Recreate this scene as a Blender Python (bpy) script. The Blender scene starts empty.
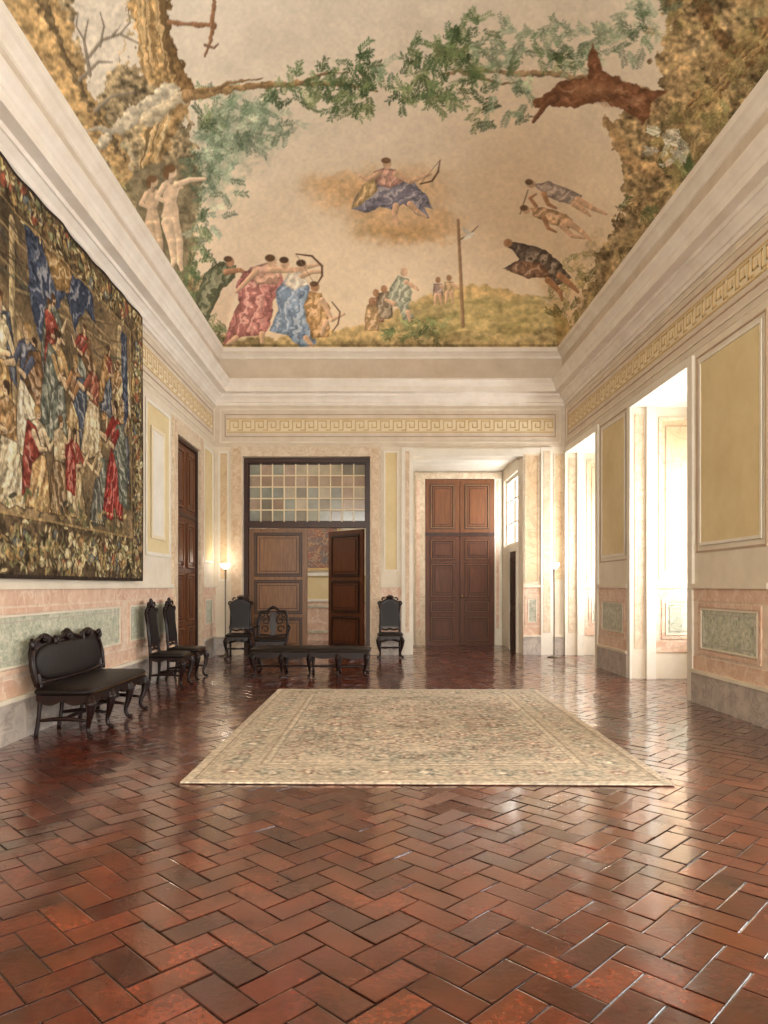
import bpy, math, random
import numpy as np
from mathutils import Vector, Matrix
random.seed(7)
scene = bpy.context.scene
try:
    scene.view_settings.view_transform = 'Standard'
    scene.view_settings.look = 'None'
    scene.view_settings.exposure = 0.14
except Exception:
    pass

# ------------------------------------------------------------------ colours
def lin(c):
    out = []
    for v in c[:3]:
        v = v / 255.0
        out.append(v / 12.92 if v <= 0.04045 else ((v + 0.055) / 1.055) ** 2.4)
    return tuple(out)
def lin4(c):
    return lin(c) + (1.0,)

# ------------------------------------------------------------------ room dims (metres)
XL, XR, YF, YB = -3.29, 3.87, -5.0, 14.3
CAMZ = 1.4

# ------------------------------------------------------------------ materials
def pmat(name, c1, c2=None, scale=4, rough=.6, detail=6, bump=0.0, vein=None, vscale=2.0, metal=0, coat=0, stretch=None, spec=.5):
    m = bpy.data.materials.new(name); m.use_nodes = True
    nt = m.node_tree; N = nt.nodes; L = nt.links
    b = N['Principled BSDF']
    b.inputs['Roughness'].default_value = rough
    b.inputs['Metallic'].default_value = metal
    b.inputs['Specular IOR Level'].default_value = spec
    if coat: b.inputs['Coat Weight'].default_value = coat
    if c2 is None: c2 = c1
    tc = N.new('ShaderNodeTexCoord'); mp = N.new('ShaderNodeMapping')
    L.new(tc.outputs['Object'], mp.inputs['Vector'])
    if stretch: mp.inputs['Scale'].default_value = stretch
    no = N.new('ShaderNodeTexNoise'); no.inputs['Scale'].default_value = scale; no.inputs['Detail'].default_value = detail
    no.inputs['Roughness'].default_value = .65
    L.new(mp.outputs[0], no.inputs['Vector'])
    cr = N.new('ShaderNodeValToRGB')
    cr.color_ramp.elements[0].position = .32; cr.color_ramp.elements[0].color = lin4(c1)
    cr.color_ramp.elements[1].position = .68; cr.color_ramp.elements[1].color = lin4(c2)
    L.new(no.outputs['Fac'], cr.inputs['Fac'])
    out = cr.outputs['Color']
    if vein:
        n2 = N.new('ShaderNodeTexNoise'); n2.inputs['Scale'].default_value = vscale; n2.inputs['Detail'].default_value = 8
        n2.inputs['Distortion'].default_value = 1.2
        L.new(mp.outputs[0], n2.inputs['Vector'])
        r2 = N.new('ShaderNodeValToRGB'); e = r2.color_ramp.elements
        e[0].position = .46; e[0].color = (0, 0, 0, 1); e[1].position = .5; e[1].color = (.7, .7, .7, 1)
        e.new(.54).color = (0, 0, 0, 1)
        L.new(n2.outputs['Fac'], r2.inputs['Fac'])
        mx = N.new('ShaderNodeMix'); mx.data_type = 'RGBA'
        L.new(r2.outputs['Color'], mx.inputs[0]); L.new(out, mx.inputs[6]); mx.inputs[7].default_value = lin4(vein)
        out = mx.outputs[2]
    L.new(out, b.inputs['Base Color'])
    if bump:
        bp = N.new('ShaderNodeBump'); bp.inputs['Strength'].default_value = bump; bp.inputs['Distance'].default_value = .01
        L.new(no.outputs['Fac'], bp.inputs['Height']); L.new(bp.outputs[0], b.inputs['Normal'])
    return m

def attrmat(name, rough=.9, amt=.15, nscale=30, bump=0.0, spec=.5, rvar=0.0, amt2=0.0, ns2=5, coat=0.0):
    m = bpy.data.materials.new(name); m.use_nodes = True
    nt = m.node_tree; N = nt.nodes; L = nt.links
    b = N['Principled BSDF']; b.inputs['Roughness'].default_value = rough
    b.inputs['Specular IOR Level'].default_value = spec
    if coat:
        b.inputs['Coat Weight'].default_value = coat; b.inputs['Coat Roughness'].default_value = .11
    at = N.new('ShaderNodeAttribute'); at.attribute_name = 'Col'
    tc = N.new('ShaderNodeTexCoord')
    no = N.new('ShaderNodeTexNoise'); no.inputs['Scale'].default_value = nscale; no.inputs['Detail'].default_value = 6
    L.new(tc.outputs['Object'], no.inputs['Vector'])
    mr = N.new('ShaderNodeMapRange'); mr.inputs[1].default_value = .25; mr.inputs[2].default_value = .75
    mr.inputs[3].default_value = 1 - amt; mr.inputs[4].default_value = 1 + amt
    L.new(no.outputs['Fac'], mr.inputs[0])
    vm = N.new('ShaderNodeVectorMath'); vm.operation = 'SCALE'
    L.new(at.outputs['Color'], vm.inputs[0]); L.new(mr.outputs[0], vm.inputs['Scale'])
    col = vm.outputs[0]
    if amt2:
        n3 = N.new('ShaderNodeTexNoise'); n3.inputs['Scale'].default_value = ns2; n3.inputs['Detail'].default_value = 5
        L.new(tc.outputs['Object'], n3.inputs['Vector'])
        m3 = N.new('ShaderNodeMapRange'); m3.inputs[1].default_value = .3; m3.inputs[2].default_value = .7
        m3.inputs[3].default_value = 1 - amt2; m3.inputs[4].default_value = 1 + amt2
        L.new(n3.outputs['Fac'], m3.inputs[0])
        v3 = N.new('ShaderNodeVectorMath'); v3.operation = 'SCALE'
        L.new(col, v3.inputs[0]); L.new(m3.outputs[0], v3.inputs['Scale']); col = v3.outputs[0]
    L.new(col, b.inputs['Base Color'])
    if rvar:
        n2 = N.new('ShaderNodeTexNoise'); n2.inputs['Scale'].default_value = 3.0; n2.inputs['Detail'].default_value = 5
        L.new(tc.outputs['Object'], n2.inputs['Vector'])
        m2 = N.new('ShaderNodeMapRange'); m2.inputs[1].default_value = .3; m2.inputs[2].default_value = .7
        m2.inputs[3].default_value = rough - rvar; m2.inputs[4].default_value = rough + rvar
        L.new(n2.outputs['Fac'], m2.inputs[0]); L.new(m2.outputs[0], b.inputs['Roughness'])
    if bump:
        bp = N.new('ShaderNodeBump'); bp.inputs['Strength'].default_value = bump; bp.inputs['Distance'].default_value = .01
        L.new(no.outputs['Fac'], bp.inputs['Height']); L.new(bp.outputs[0], b.inputs['Normal'])
    return m

CREAM = pmat('plaster_cream', (214, 201, 180), (228, 217, 198), 2.5, .6, bump=.05)
WHITE = pmat('plaster_white', (220, 212, 196), (232, 225, 212), 3, .55)
CORN = pmat('cornice_stone', (224, 213, 199), (238, 230, 219), 3, .6)
ATTIC = pmat('attic_band', (198, 182, 162), (216, 202, 184), 2.2, .7)
PINK = pmat('marble_pink', (200, 158, 132), (222, 194, 170), 5, .45, vein=(232, 212, 192), vscale=3)
PINKL = pmat('marble_pink_light', (214, 190, 168), (228, 211, 192), 5, .5, vein=(200, 166, 142), vscale=4)
ARCH = pmat('architrave_marble', (200, 180, 152), (222, 206, 182), 6, .5, vein=(190, 160, 130), vscale=4)
ARCHD = pmat('architrave_inlay', (192, 162, 132), (214, 190, 162), 7, .5, vein=(226, 208, 184), vscale=4)
OCHRE = pmat('panel_ochre', (208, 186, 138), (222, 204, 160), 1.6, .65)
OCHREP = pmat('panel_ochre_pink', (204, 176, 138), (218, 196, 162), 3, .6, vein=(188, 150, 120), vscale=3)
GREEN = pmat('scagliola_green', (140, 148, 126), (204, 202, 180), 16, .5, vein=(222, 217, 198), vscale=9)
BASEM = pmat('base_stone', (164, 153, 144), (200, 188, 176), 5, .5, vein=(146, 136, 128), vscale=4)
FRIEZE = pmat('frieze_field', (204, 189, 169), (220, 206, 187), 3, .65)
FRETM = pmat('fret_ochre', (196, 164, 110), (208, 180, 128), 3, .6)
FRETB = pmat('fret_ground', (222, 204, 170), (230, 215, 184), 3, .6)
LINE = pmat('painted_line', (172, 146, 122), (186, 162, 138), 4, .6)
GREY = pmat('painted_grey', (168, 161, 148), (190, 182, 168), 4, .6)
WOOD = pmat('door_walnut', (76, 40, 22), (104, 58, 32), 3, .42, stretch=(9, 9, .8), bump=.05, spec=.35)
WOODD = pmat('door_dark', (46, 25, 16), (66, 37, 24), 3, .4, stretch=(9, 9, .8), bump=.05, spec=.35)
WOODL = pmat('door_moulding', (100, 59, 32), (124, 76, 43), 3, .42, stretch=(9, 9, .8), bump=.05, spec=.35)
WOODG = pmat('door_golden', (104, 68, 38), (134, 92, 52), 3, .38, stretch=(9, 9, .8), bump=.05)  # brown door wood toned golden, warm light put into the colour
WOODGD = pmat('door_golden_dark', (66, 40, 22), (88, 56, 32), 3, .38, stretch=(9, 9, .8), bump=.05)  # darker copy for mouldings, relief shade put into the colour
GROOVE_SHADE = pmat('door_groove', (22, 12, 8), (34, 19, 12), 3, .6)  # near-black strips laid on the leaves, painted shade for panel relief
FURN = pmat('carved_rosewood', (20, 9, 7), (38, 18, 13), 8, .34, bump=.1, spec=.3)
LEATH = pmat('tooled_leather', (13, 8, 7), (28, 18, 14), 30, .42, bump=.35, spec=.25)
BRASS = pmat('brass', (130, 96, 50), (150, 114, 64), 20, .4, metal=1)
STEEL = pmat('lamp_steel', (110, 102, 90), (140, 132, 118), 20, .35, metal=.8)
def emat(name, col, s):
    m = bpy.data.materials.new(name); m.use_nodes = True
    b = m.node_tree.nodes['Principled BSDF']
    b.inputs['Base Color'].default_value = lin4(col)
    b.inputs['Emission Color'].default_value = lin4(col); b.inputs['Emission Strength'].default_value = s
    return m
BOWL = emat('lamp_bowl_glow', (255, 246, 232), 3)

# ------------------------------------------------------------------ mesh builder
class B:
    def __init__(s, name):
        s.name = name; s.v = []; s.f = []; s.mi = []; s.sm = []; s.mats = []
    def add(s, verts, faces, mat, smooth=False):
        if mat not in s.mats: s.mats.append(mat)
        k = s.mats.index(mat); o = len(s.v)
        s.v.extend([tuple(p) for p in verts])
        for f in faces:
            s.f.append(tuple(i + o for i in f)); s.mi.append(k); s.sm.append(smooth)
    def box(s, x0, x1, y0, y1, z0, z1, mat):
        x0, x1 = min(x0, x1), max(x0, x1); y0, y1 = min(y0, y1), max(y0, y1); z0, z1 = min(z0, z1), max(z0, z1)
        v = [(x0, y0, z0), (x1, y0, z0), (x1, y1, z0), (x0, y1, z0), (x0, y0, z1), (x1, y0, z1), (x1, y1, z1), (x0, y1, z1)]
        f = [(0, 3, 2, 1), (4, 5, 6, 7), (0, 1, 5, 4), (1, 2, 6, 5), (2, 3, 7, 6), (3, 0, 4, 7)]
        s.add(v, f, mat)
    def wb(s, mp, u0, u1, z0, z1, o0, o1, mat):
        a = mp(u0, z0, o0); b = mp(u1, z1, o1)
        s.box(a[0], b[0], a[1], b[1], a[2], b[2], mat)
    def frame(s, mp, u0, u1, z0, z1, w, o0, o1, mat):
        s.wb(mp, u0, u1, z1 - w, z1, o0, o1, mat); s.wb(mp, u0, u1, z0, z0 + w, o0, o1, mat)
        s.wb(mp, u0, u0 + w, z0 + w, z1 - w, o0, o1, mat); s.wb(mp, u1 - w, u1, z0 + w, z1 - w, o0, o1, mat)
    def panel(s, mp, u0, u1, z0, z1, mat, fmat, w=.05, base=0.0):
        s.wb(mp, u0, u1, z0, z1, base, base + .006, mat)
        s.frame(mp, u0, u1, z0, z1, w, base, base + .018, fmat)
    def tube(s, pts, rads, mat, n=10, sub=5, closed=False, sq=1.0):
        P = [Vector(p) for p in pts]; m = len(P)
        if not hasattr(rads, '__len__'): rads = [rads] * m
        C = []; R = []
        segs = m if closed else m - 1
        for i in range(segs):
            if closed:
                p0, p1, p2, p3 = P[(i - 1) % m], P[i], P[(i + 1) % m], P[(i + 2) % m]
            else:
                p0, p1, p2, p3 = P[max(i - 1, 0)], P[i], P[i + 1], P[min(i + 2, m - 1)]
            for k in range(sub):
                t = k / sub
                C.append(.5 * ((2 * p1) + (p2 - p0) * t + (2 * p0 - 5 * p1 + 4 * p2 - p3) * t * t + (3 * p1 - p0 - 3 * p2 + p3) * t ** 3))
                R.append(rads[i] * (1 - t) + rads[(i + 1) % m] * t)
        if not closed:
            C.append(P[-1]); R.append(rads[-1])
        T = []
        q = len(C)
        for i in range(q):
            if closed: d = C[(i + 1) % q] - C[(i - 1) % q]
            else: d = C[min(i + 1, q - 1)] - C[max(i - 1, 0)]
            T.append(d.normalized() if d.length > 1e-9 else Vector((0, 0, 1)))
        u = T[0].orthogonal().normalized()
        V = []
        for i in range(q):
            u = (u - T[i] * u.dot(T[i]))
            u = u.normalized() if u.length > 1e-6 else T[i].orthogonal().normalized()
            w = T[i].cross(u)
            for k in range(n):
                a = 2 * math.pi * k / n
                V.append(C[i] + (u * math.cos(a) + w * math.sin(a) * sq) * R[i])
        F = []
        for i in range(q if closed else q - 1):
            j = (i + 1) % q
            for k in range(n):
                F.append((i * n + k, i * n + (k + 1) % n, j * n + (k + 1) % n, j * n + k))
        if not closed:
            F.append(tuple(range(n - 1, -1, -1))); F.append(tuple((q - 1) * n + k for k in range(n)))
        s.add(V, F, mat, True)
    def lathe(s, cx, cy, prof, mat, n=18, sm=True):
        V = []; F = []
        for r, z in prof:
            for k in range(n):
                a = 2 * math.pi * k / n
                V.append((cx + r * math.cos(a), cy + r * math.sin(a), z))
        for i in range(len(prof) - 1):
            for k in range(n):
                F.append((i * n + k, i * n + (k + 1) % n, (i + 1) * n + (k + 1) % n, (i + 1) * n + k))
        F.append(tuple(range(n - 1, -1, -1))); F.append(tuple((len(prof) - 1) * n + k for k in range(n)))
        s.add(V, F, mat, sm)
    def cushion(s, cx, cy, cz, a, b, c, mat, e1=.35, e2=.3, n=32, m=12, fn=None):
        V = []; F = []
        sg = lambda x, e: math.copysign(abs(x) ** e, x)
        for i in range(m + 1):
            ph = -math.pi / 2 + math.pi * i / m
            for k in range(n):
                th = 2 * math.pi * k / n
                p = (cx + a * sg(math.cos(ph), e1) * sg(math.cos(th), e2), cy + b * sg(math.cos(ph), e1) * sg(math.sin(th), e2), cz + c * sg(math.sin(ph), .8))
                V.append(fn(p) if fn else p)
        for i in range(m):
            for k in range(n):
                F.append((i * n + k, i * n + (k + 1) % n, (i + 1) * n + (k + 1) % n, (i + 1) * n + k))
        s.add(V, F, mat, True)
    def prism(s, outline, y0, y1, mat, fn=None):
        n = len(outline)
        V = [(x, y0, z) for x, z in outline] + [(x, y1, z) for x, z in outline]
        if fn: V = [fn(p) for p in V]
        F = [tuple(range(n)), tuple(range(2 * n - 1, n - 1, -1))]
        for i in range(n):
            j = (i + 1) % n
            F.append((i, i + n, j + n, j))
        s.add(V, F, mat)
    def done(s, loc=(0, 0, 0), rot=0, bevel=0):
        me = bpy.data.meshes.new(s.name); me.from_pydata(s.v, [], s.f)
        for m in s.mats: me.materials.append(m)
        me.polygons.foreach_set('material_index', s.mi)
        me.polygons.foreach_set('use_smooth', s.sm)
        me.update()
        ob = bpy.data.objects.new(s.name, me); scene.collection.objects.link(ob)
        ob.location = loc; ob.rotation_euler = (0, 0, rot)
        return ob

mL = lambda u, z, o: (XL + o, u, z)
mR = lambda u, z, o: (XR - o, u, z)
def mY(Y): return lambda u, z, o: (u, Y - o, z)
def mYp(Y): return lambda u, z, o: (u, Y + o, z)
mB = mY(YB)
mF = mYp(YF)

def fret(b, mp, u0, u1, z0, z1):
    b.wb(mp, u0, u1, z0, z1, 0, .006, FRETB)
    h = z1 - z0; t = h * .10
    b.wb(mp, u0, u1, z0, z0 + t * .8, 0, .010, FRETM); b.wb(mp, u0, u1, z1 - t * .8, z1, 0, .010, FRETM)
    zz0 = z0 + t * 1.8; H = h - 3.6 * t
    ux = .042; n = int((u1 - u0) / (6 * ux)); ux = (u1 - u0) / (6 * n)
    st = [(0, 0, 0, 4), (0, 4, 4, 4), (4, 4, 4, 1.2), (4, 1.2, 1.8, 1.2), (1.8, 1.2, 1.8, 2.7), (-2, 0, 0, 0)]
    for i in range(n):
        bx = u0 + (i * 6 + 1.5) * ux
        for (a, c, d, e) in st:
            xa, xb = sorted((a, d)); za, zb = sorted((c, e))
            b.wb(mp, max(u0, bx + xa * ux - .010), min(u1, bx + xb * ux + .010), zz0 + za * H / 4 - .011, zz0 + zb * H / 4 + .011, 0, .011, FRETM)

def frieze(b, mp, u0, u1):
    b.wb(mp, u0, u1, 4.24, 5.08, 0, .004, FRIEZE)
    b.frame(mp, u0 + .1, u1 - .1, 4.32, 5.02, .03, 0, .02, CREAM)
    b.frame(mp, u0 + .2, u1 - .2, 4.44, 4.91, .02, 0, .012, LINE)
    fret(b, mp, u0 + .24, u1 - .24, 4.53, 4.82)

def dado(b, mp, u0, u1, panels, base=0.0):
    b.wb(mp, u0, u1, .40, .56, base, base + .02, PINK)
    b.wb(mp, u0, u1, .56, 1.22, base, base + .010, PINKL)
    b.wb(mp, u0, u1, 1.22, 1.37, base, base + .016, PINK)
    b.wb(mp, u0, u1, 1.37, 1.43, base, base + .045, CREAM)
    for a, c in panels:
        b.frame(mp, a - .06, c + .06, .60, 1.20, .05, base, base + .024, PINK)
        b.panel(mp, a, c, .66, 1.14, GREEN, CREAM, .02, base + .010)
        b.frame(mp, a + .06, c - .06, .72, 1.08, .012, base, base + .022, GREY)

# ------------------------------------------------------------------ back wall
b = B('wall_back'); T = .4
b.box(XL - .5, -2.72, YB, YB + T, 0, 6.4, CREAM)
b.box(-.12, .757, YB, YB + T, 0, 6.4, CREAM)
b.box(3.0, XR + 1.45, YB, YB + T, 0, 6.4, CREAM)
b.box(-2.72, -.12, YB, YB + T, 4.04, 6.4, CREAM)
b.box(.757, 3.0, YB, YB + T, 4.05, 6.4, CREAM)
frieze(b, mB, XL, XR)
for a, c in ((-2.95, -2.72), (-.12, .09)):
    b.wb(mB, a, c, 0, 4.24, 0, .05, ARCH)
    b.wb(mB, a + .03, c - .03, 0.4, 4.2, .05, .06, ARCHD)
b.wb(mB, -2.72, -.12, 4.04, 4.24, 0, .05, ARCH)
b.panel(mB, -3.22, -3.0, 1.5, 4.15, OCHREP, WHITE, .04)
b.wb(mB, .10, .74, 1.45, 4.22, 0, .02, CREAM)
b.panel(mB, .16, .46, 1.7, 4.15, OCHRE, WHITE, .03, .02)
b.wb(mB, .52, .757, 0, 4.22, .0, .045, WHITE)
b.wb(mB, .60, .68, .45, 4.15, .045, .05, ARCHD)
dado(b, mB, .10, .52, [(.19, .43)])
b.panel(mB, 3.03, 3.34, 1.45, 4.1, OCHREP, ARCH, .04)
dado(b, mB, 3.0, 3.36, [(3.1, 3.28)])
b.wb(mB, 3.36, 3.6, 0, 4.22, 0, .05, WHITE)
b.wb(mB, 3.41, 3.55, .45, 4.15, .05, .056, ARCH)
b.panel(mB, 3.62, 3.84, 1.5, 4.1, OCHREP, ARCH, .04)
b.wb(mB, 3.0, 3.36, 4.1, 4.22, 0, .04, WHITE)
b.wb(mB, .757, 3.0, 4.05, 4.2, 0, .045, WHITE)
b.done()

# alcove behind the back wall
YA = 16.6
b = B('wall_alcove')
b.box(.2, 4.2, YA, YA + .2, 0, 4.4, CREAM)
b.box(.35, .5, YB + T, YA, 0, 4.4, CREAM)
b.box(3.0, 3.2, YB + T, YA, 0, 2.3, CREAM)
b.box(3.0, 3.2, YB + T, YA, 3.85, 4.4, CREAM)
b.box(3.0, 3.2, YB + T, 14.8, 2.3, 3.85, CREAM)
b.box(3.0, 3.2, 16.42, YA, 2.3, 3.85, CREAM)
mAb = mY(YA)
b.wb(mAb, .93, 1.16, 0, 3.93, 0, .07, ARCH); b.wb(mAb, 2.80, 2.97, 0, 3.93, 0, .07, WHITE)
b.wb(mAb, .93, 2.97, 3.93, 4.07, 0, .07, ARCH)
b.wb(mAb, .96, 1.03, .4, 3.9, .07, .08, PINK); b.wb(mAb, 2.84, 2.90, .4, 3.9, .07, .08, PINK)
b.done()
b = B('ceiling_alcove'); b.box(.2, 3.6, YB + T, YA, 4.12, 4.3, WHITE); b.done()

def window(name, mp, u0, u1, z0, z1, d0, d1, nv=2, nh=3):
    b = B(name)
    b.frame(mp, u0, u1, z0, z1, .07, d0, d1, WHITE)
    for i in range(1, nv):
        u = u0 + (u1 - u0) * i / nv
        b.wb(mp, u - .025, u + .025, z0 + .07, z1 - .07, d0, d1, WHITE)
    for i in range(1, nh):
        z = z0 + (z1 - z0) * i / nh
        b.wb(mp, u0 + .07, u1 - .07, z - .018, z + .018, d0, d1, WHITE)
    return b.done()
window('window_alcove', lambda u, z, o: (3.12 - o, u, z), 14.8, 16.42, 2.3, 3.85, 0, .05, 3, 3)

# ------------------------------------------------------------------ doors
def leaf(b, mp, u0, u1, z0, z1, rows, mat, o0=0, o1=.05, matp=None, matm=None):
    matp = matp or mat; matm = matm or mat
    b.wb(mp, u0, u1, z0, z1, o0, o1, mat)
    st = .12
    for (a, c) in rows:
        za = z0 + (z1 - z0) * a; zc = z0 + (z1 - z0) * c
        b.wb(mp, u0 + st - .016, u1 - st + .016, za - .016, zc + .016, o1, o1 + .002, GROOVE_SHADE)
        b.frame(mp, u0 + st, u1 - st, za, zc, .030, o1, o1 + .026, matm)
        b.wb(mp, u0 + st + .03, u1 - st - .03, za + .03, zc - .03, o1, o1 + .004, GROOVE_SHADE)
        b.wb(mp, u0 + st + .048, u1 - st - .048, za + .048, zc - .048, o1, o1 + .010, matp)
        b.wb(mp, u0 + st + .092, u1 - st - .092, za + .092, zc - .092, o1, o1 + .014, GROOVE_SHADE)
        b.wb(mp, u0 + st + .103, u1 - st - .103, za + .103, zc - .103, o1, o1 + .026, matp)

b = B('door_alcove'); m = mY(YA - .01)
for (u0, u1) in ((1.17, 1.972), (1.988, 2.79)):
    leaf(b, m, u0, u1, 0, 2.60, [(.04, .26), (.30, .40), (.44, .74), (.78, .96)], WOOD, 0, .06, WOOD, WOODL)
    leaf(b, m, u0, u1, 2.63, 3.92, [(.10, .90)], WOODL, 0, .06, WOODL, WOODG)
b.wb(m, 1.97, 1.99, 0, 3.9, 0, .02, GROOVE_SHADE)
b.wb(m, 1.17, 2.79, 2.58, 2.66, 0, .09, WOODD)
b.lathe(2.03, YA - .10, [(.0, 1.12), (.025, 1.13), (.03, 1.15), (.025, 1.17), (0, 1.18)], BRASS)
b.done()

b = B('door_alcove_side'); ms = lambda u, z, o: (3.0 - o, u, z)
leaf(b, ms, 14.79, 15.5, 0, 2.14, [(.04, .4), (.46, .95)], WOODD, .003, .03)
b.frame(ms, 14.71, 15.58, -.1, 2.23, .08, .003, .05, WHITE)
b.done()

mp = mY(YB + .25)
b = B('trim_portal')
b.frame(mp, -2.715, -.125, -.2, 4.035, .085, 0, .16, WOODD)
b.wb(mp, -2.63, -.21, 2.60, 2.72, 0, .18, WOODD)
b.wb(mp, -2.63, -.21, 3.93, 3.95, 0, .12, WOODD)
b.done()
b = B('door_portal')
leaf(b, mp, -2.62, -1.42, 0.01, 2.59, [(.04, .28), (.32, .58), (.62, .96)], WOODG, .02, .08, WOODG, WOODGD)
b.done()
b = B('door_portal')
th = math.radians(49)
leaf(b, lambda u, z, o: (u, -o, z), -1.18, 0, 0.01, 2.59, [(.04, .28), (.32, .58), (.62, .96)], WOOD, 0, .05, WOOD, WOODD)
b.done(loc=(-.24, YB + .34, 0), rot=-th)
rng = np.random.default_rng(3)
pane_cols = [(184, 162, 142), (164, 164, 148), (194, 180, 156), (172, 148, 128), (160, 162, 152), (198, 186, 164), (146, 138, 122)]
PM = []
for i, c in enumerate(pane_cols):
    PM.append(pmat('pane_glass_%d' % i, c, tuple(int(x * .84) for x in c), 3, .12))
b = B('window_transom')
NU, NZ = 10, 5
for i in range(NU):
    for j in range(NZ):
        u0 = -2.62 + i * 2.40 / NU; z0 = 2.73 + j * 1.19 / NZ
        k = int(rng.integers(0, len(PM)))
        if j == 0: k = [4, 6, 1][i % 3]
        if j == 3: k = [0, 3][i % 2]
        b.wb(mp, u0 + .012, u0 + 2.40 / NU - .012, z0 + .012, z0 + 1.19 / NZ - .012, .05, .06, PM[k])
for i in range(NU + 1):
    u = -2.62 + i * 2.40 / NU; b.wb(mp, u - .012, u + .012, 2.725, 3.925, .03, .085, FRETB if 0 < i < NU else WOODD)
for j in range(NZ + 1):
    z = 2.735 + j * 1.185 / NZ; b.wb(mp, -2.62, -.22, z - .012, z + .012, .03, .084, FRETB if 0 < j < NZ else WOODD)
b.done()

# room behind the portal
b = B('wall_anteroom')
b.box(-3.6, .35, 18.0, 18.2, 0, 5, CREAM); b.box(-3.8, -3.6, 14.7, 18.2, 0, 5, CREAM); b.box(.2, .35, 14.7, 18, 0, 5, CREAM)
m = mY(18.0)
b.wb(m, -3.6, .2, 0, 1.0, 0, .02, PINK); b.wb(m, -3.6, .2, 1.0, 1.7, 0, .02, OCHRE)
b.wb(m, -3.6, .2, 1.0, 1.06, 0, .04, WHITE); b.wb(m, -3.6, .2, 1.66, 1.74, 0, .05, WHITE)
b.frame(m, -2.4, -1.0, .2, .9, .05, .02, .04, GREEN)
b.done()
b = B('ceiling_anteroom'); b.box(-3.8, .35, 14.7, 18.2, 4.9, 5.1, CREAM); b.done()

# ------------------------------------------------------------------ left wall
b = B('wall_left'); T = .5
D0, D1 = 11.50, 12.98
b.box(XL - T, XL, YF - .3, D0, 0, 6.4, CREAM); b.box(XL - T, XL, D1, YB, 0, 6.4, CREAM); b.box(XL - T, XL, D0, D1, 3.9, 6.4, CREAM)
b.box(XL - T, XL - .30, D0, D1, 0, 3.9, CREAM)
frieze(b, mL, YF, YB)
b.wb(mL, D0 - .24, D0, 0, 4.16, 0, .04, ARCH); b.wb(mL, D1, D1 + .24, 0, 4.16, 0, .04, ARCH); b.wb(mL, D0, D1, 3.9, 4.16, 0, .04, ARCH)
b.wb(mL, D0 - .18, D0 - .06, .4, 4.1, .04, .05, ARCHD); b.wb(mL, D1 + .06, D1 + .18, .4, 4.1, .04, .05, ARCHD)
dado(b, mL, YF, D0 - .24, [(-4.6, -2.2), (-1.8, .8), (1.2, 3.9), (4.4, 8.95), (9.3, 9.95), (10.25, 11.15)])
dado(b, mL, D1 + .24, YB, [(13.4, 14.0)])
b.panel(mL, 9.97, 11.15, 1.85, 4.1, OCHRE, WHITE, .05)
b.panel(mL, 10.2, 10.85, 2.1, 3.75, WHITE, FRETB, .05, .01)
b.panel(mL, 13.35, 14.1, 1.85, 4.1, OCHRE, WHITE, .05)
for a in (-4.6, -1.4, 1.8): b.panel(mL, a, a + 2.6, 1.85, 4.1, OCHRE, WHITE, .05)
b.done()
b = B('door_left'); m = lambda u, z, o: (XL - .09 + o, u, z)
b.frame(m, D0 + .005, D1 - .005, -.1, 3.895, .05, 0, .085, WOODD)
for (u0, u1) in ((D0 + .06, (D0 + D1) / 2 - .005), ((D0 + D1) / 2 + .005, D1 - .06)):
    leaf(b, m, u0, u1, .01, 2.60, [(.04, .26), (.30, .62), (.66, .96)], WOOD, 0, .04, WOOD, WOODL)
    leaf(b, m, u0, u1, 2.66, 3.84, [(.08, .92)], WOOD, 0, .04, WOOD, WOODL)
b.wb(m, D0 + .06, D1 - .06, 2.60, 2.66, 0, .06, WOODD)
b.done()

# ------------------------------------------------------------------ right wall with deep window bays
bays = [(-2.2, -.3), (3.0, 4.9), (8.63, 10.58), (12.26, 14.2)]
XO = 5.0
b = B('wall_right')
edges = [YF - .3] + [e for ba in bays for e in ba] + [YB]
for i in range(0, len(edges), 2):
    b.box(XR, XO + .3, edges[i], edges[i + 1], 0, 6.4, CREAM)
for a, c in bays:
    b.box(XR, XO + .3, a, c, 4.1, 6.4, WHITE)
    b.box(XO, XO + .3, a, c, 0, 1.05, WHITE)
    b.box(XO, XO + .3, a, c, 3.35, 4.1, WHITE)
    b.wb(mR, a - .13, a, 0, 4.1, 0, .035, WHITE); b.wb(mR, c, min(c + .13, YB - .01), 0, 4.1, 0, .035, WHITE)
    b.wb(mR, a - .13, min(c + .13, YB - .01), 4.1, 4.2, 0, .035, WHITE)
    for mm in (mY(c), mYp(a)):
        b.wb(mm, XR + .20, XR + .34, 0, 4.1, 0, .06, WHITE)
        b.panel(mm, XR + .40, XR + 1.06, 1.5, 3.95, OCHREP, ARCH, .05)
        b.frame(mm, XR + .50, XR + .96, 1.62, 3.82, .015, .006, .014, LINE)
        dado(b, mm, XR + .36, XO, [(XR + .50, XR + .96)])
        b.wb(mm, XR + .04, XR + .18, .45, 4.0, 0, .01, ARCH)
frieze(b, mR, YF, YB)
def seg(u0, u1):
    dado(b, mR, u0, u1, [(u0 + .2, u1 - .2)])
    b.panel(mR, u0 + .14, u1 - .14, 1.88, 4.08, OCHRE, WHITE, .035)
    b.frame(mR, u0 + .06, u1 - .06, 1.8, 4.15, .02, 0, .012, LINE)
seg(10.71, 12.13); seg(6.86, 8.5); seg(5.05, 6.74); seg(1.4, 2.86); seg(-.15, 1.25); seg(-4.8, -2.4)
b.done()
for i, (a, c) in enumerate(bays):
    window('window_%d' % (i + 1), lambda u, z, o: (XO + .15 - o, u, z), a, c, 1.05, 3.35, 0, .06, 2, 3)

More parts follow.
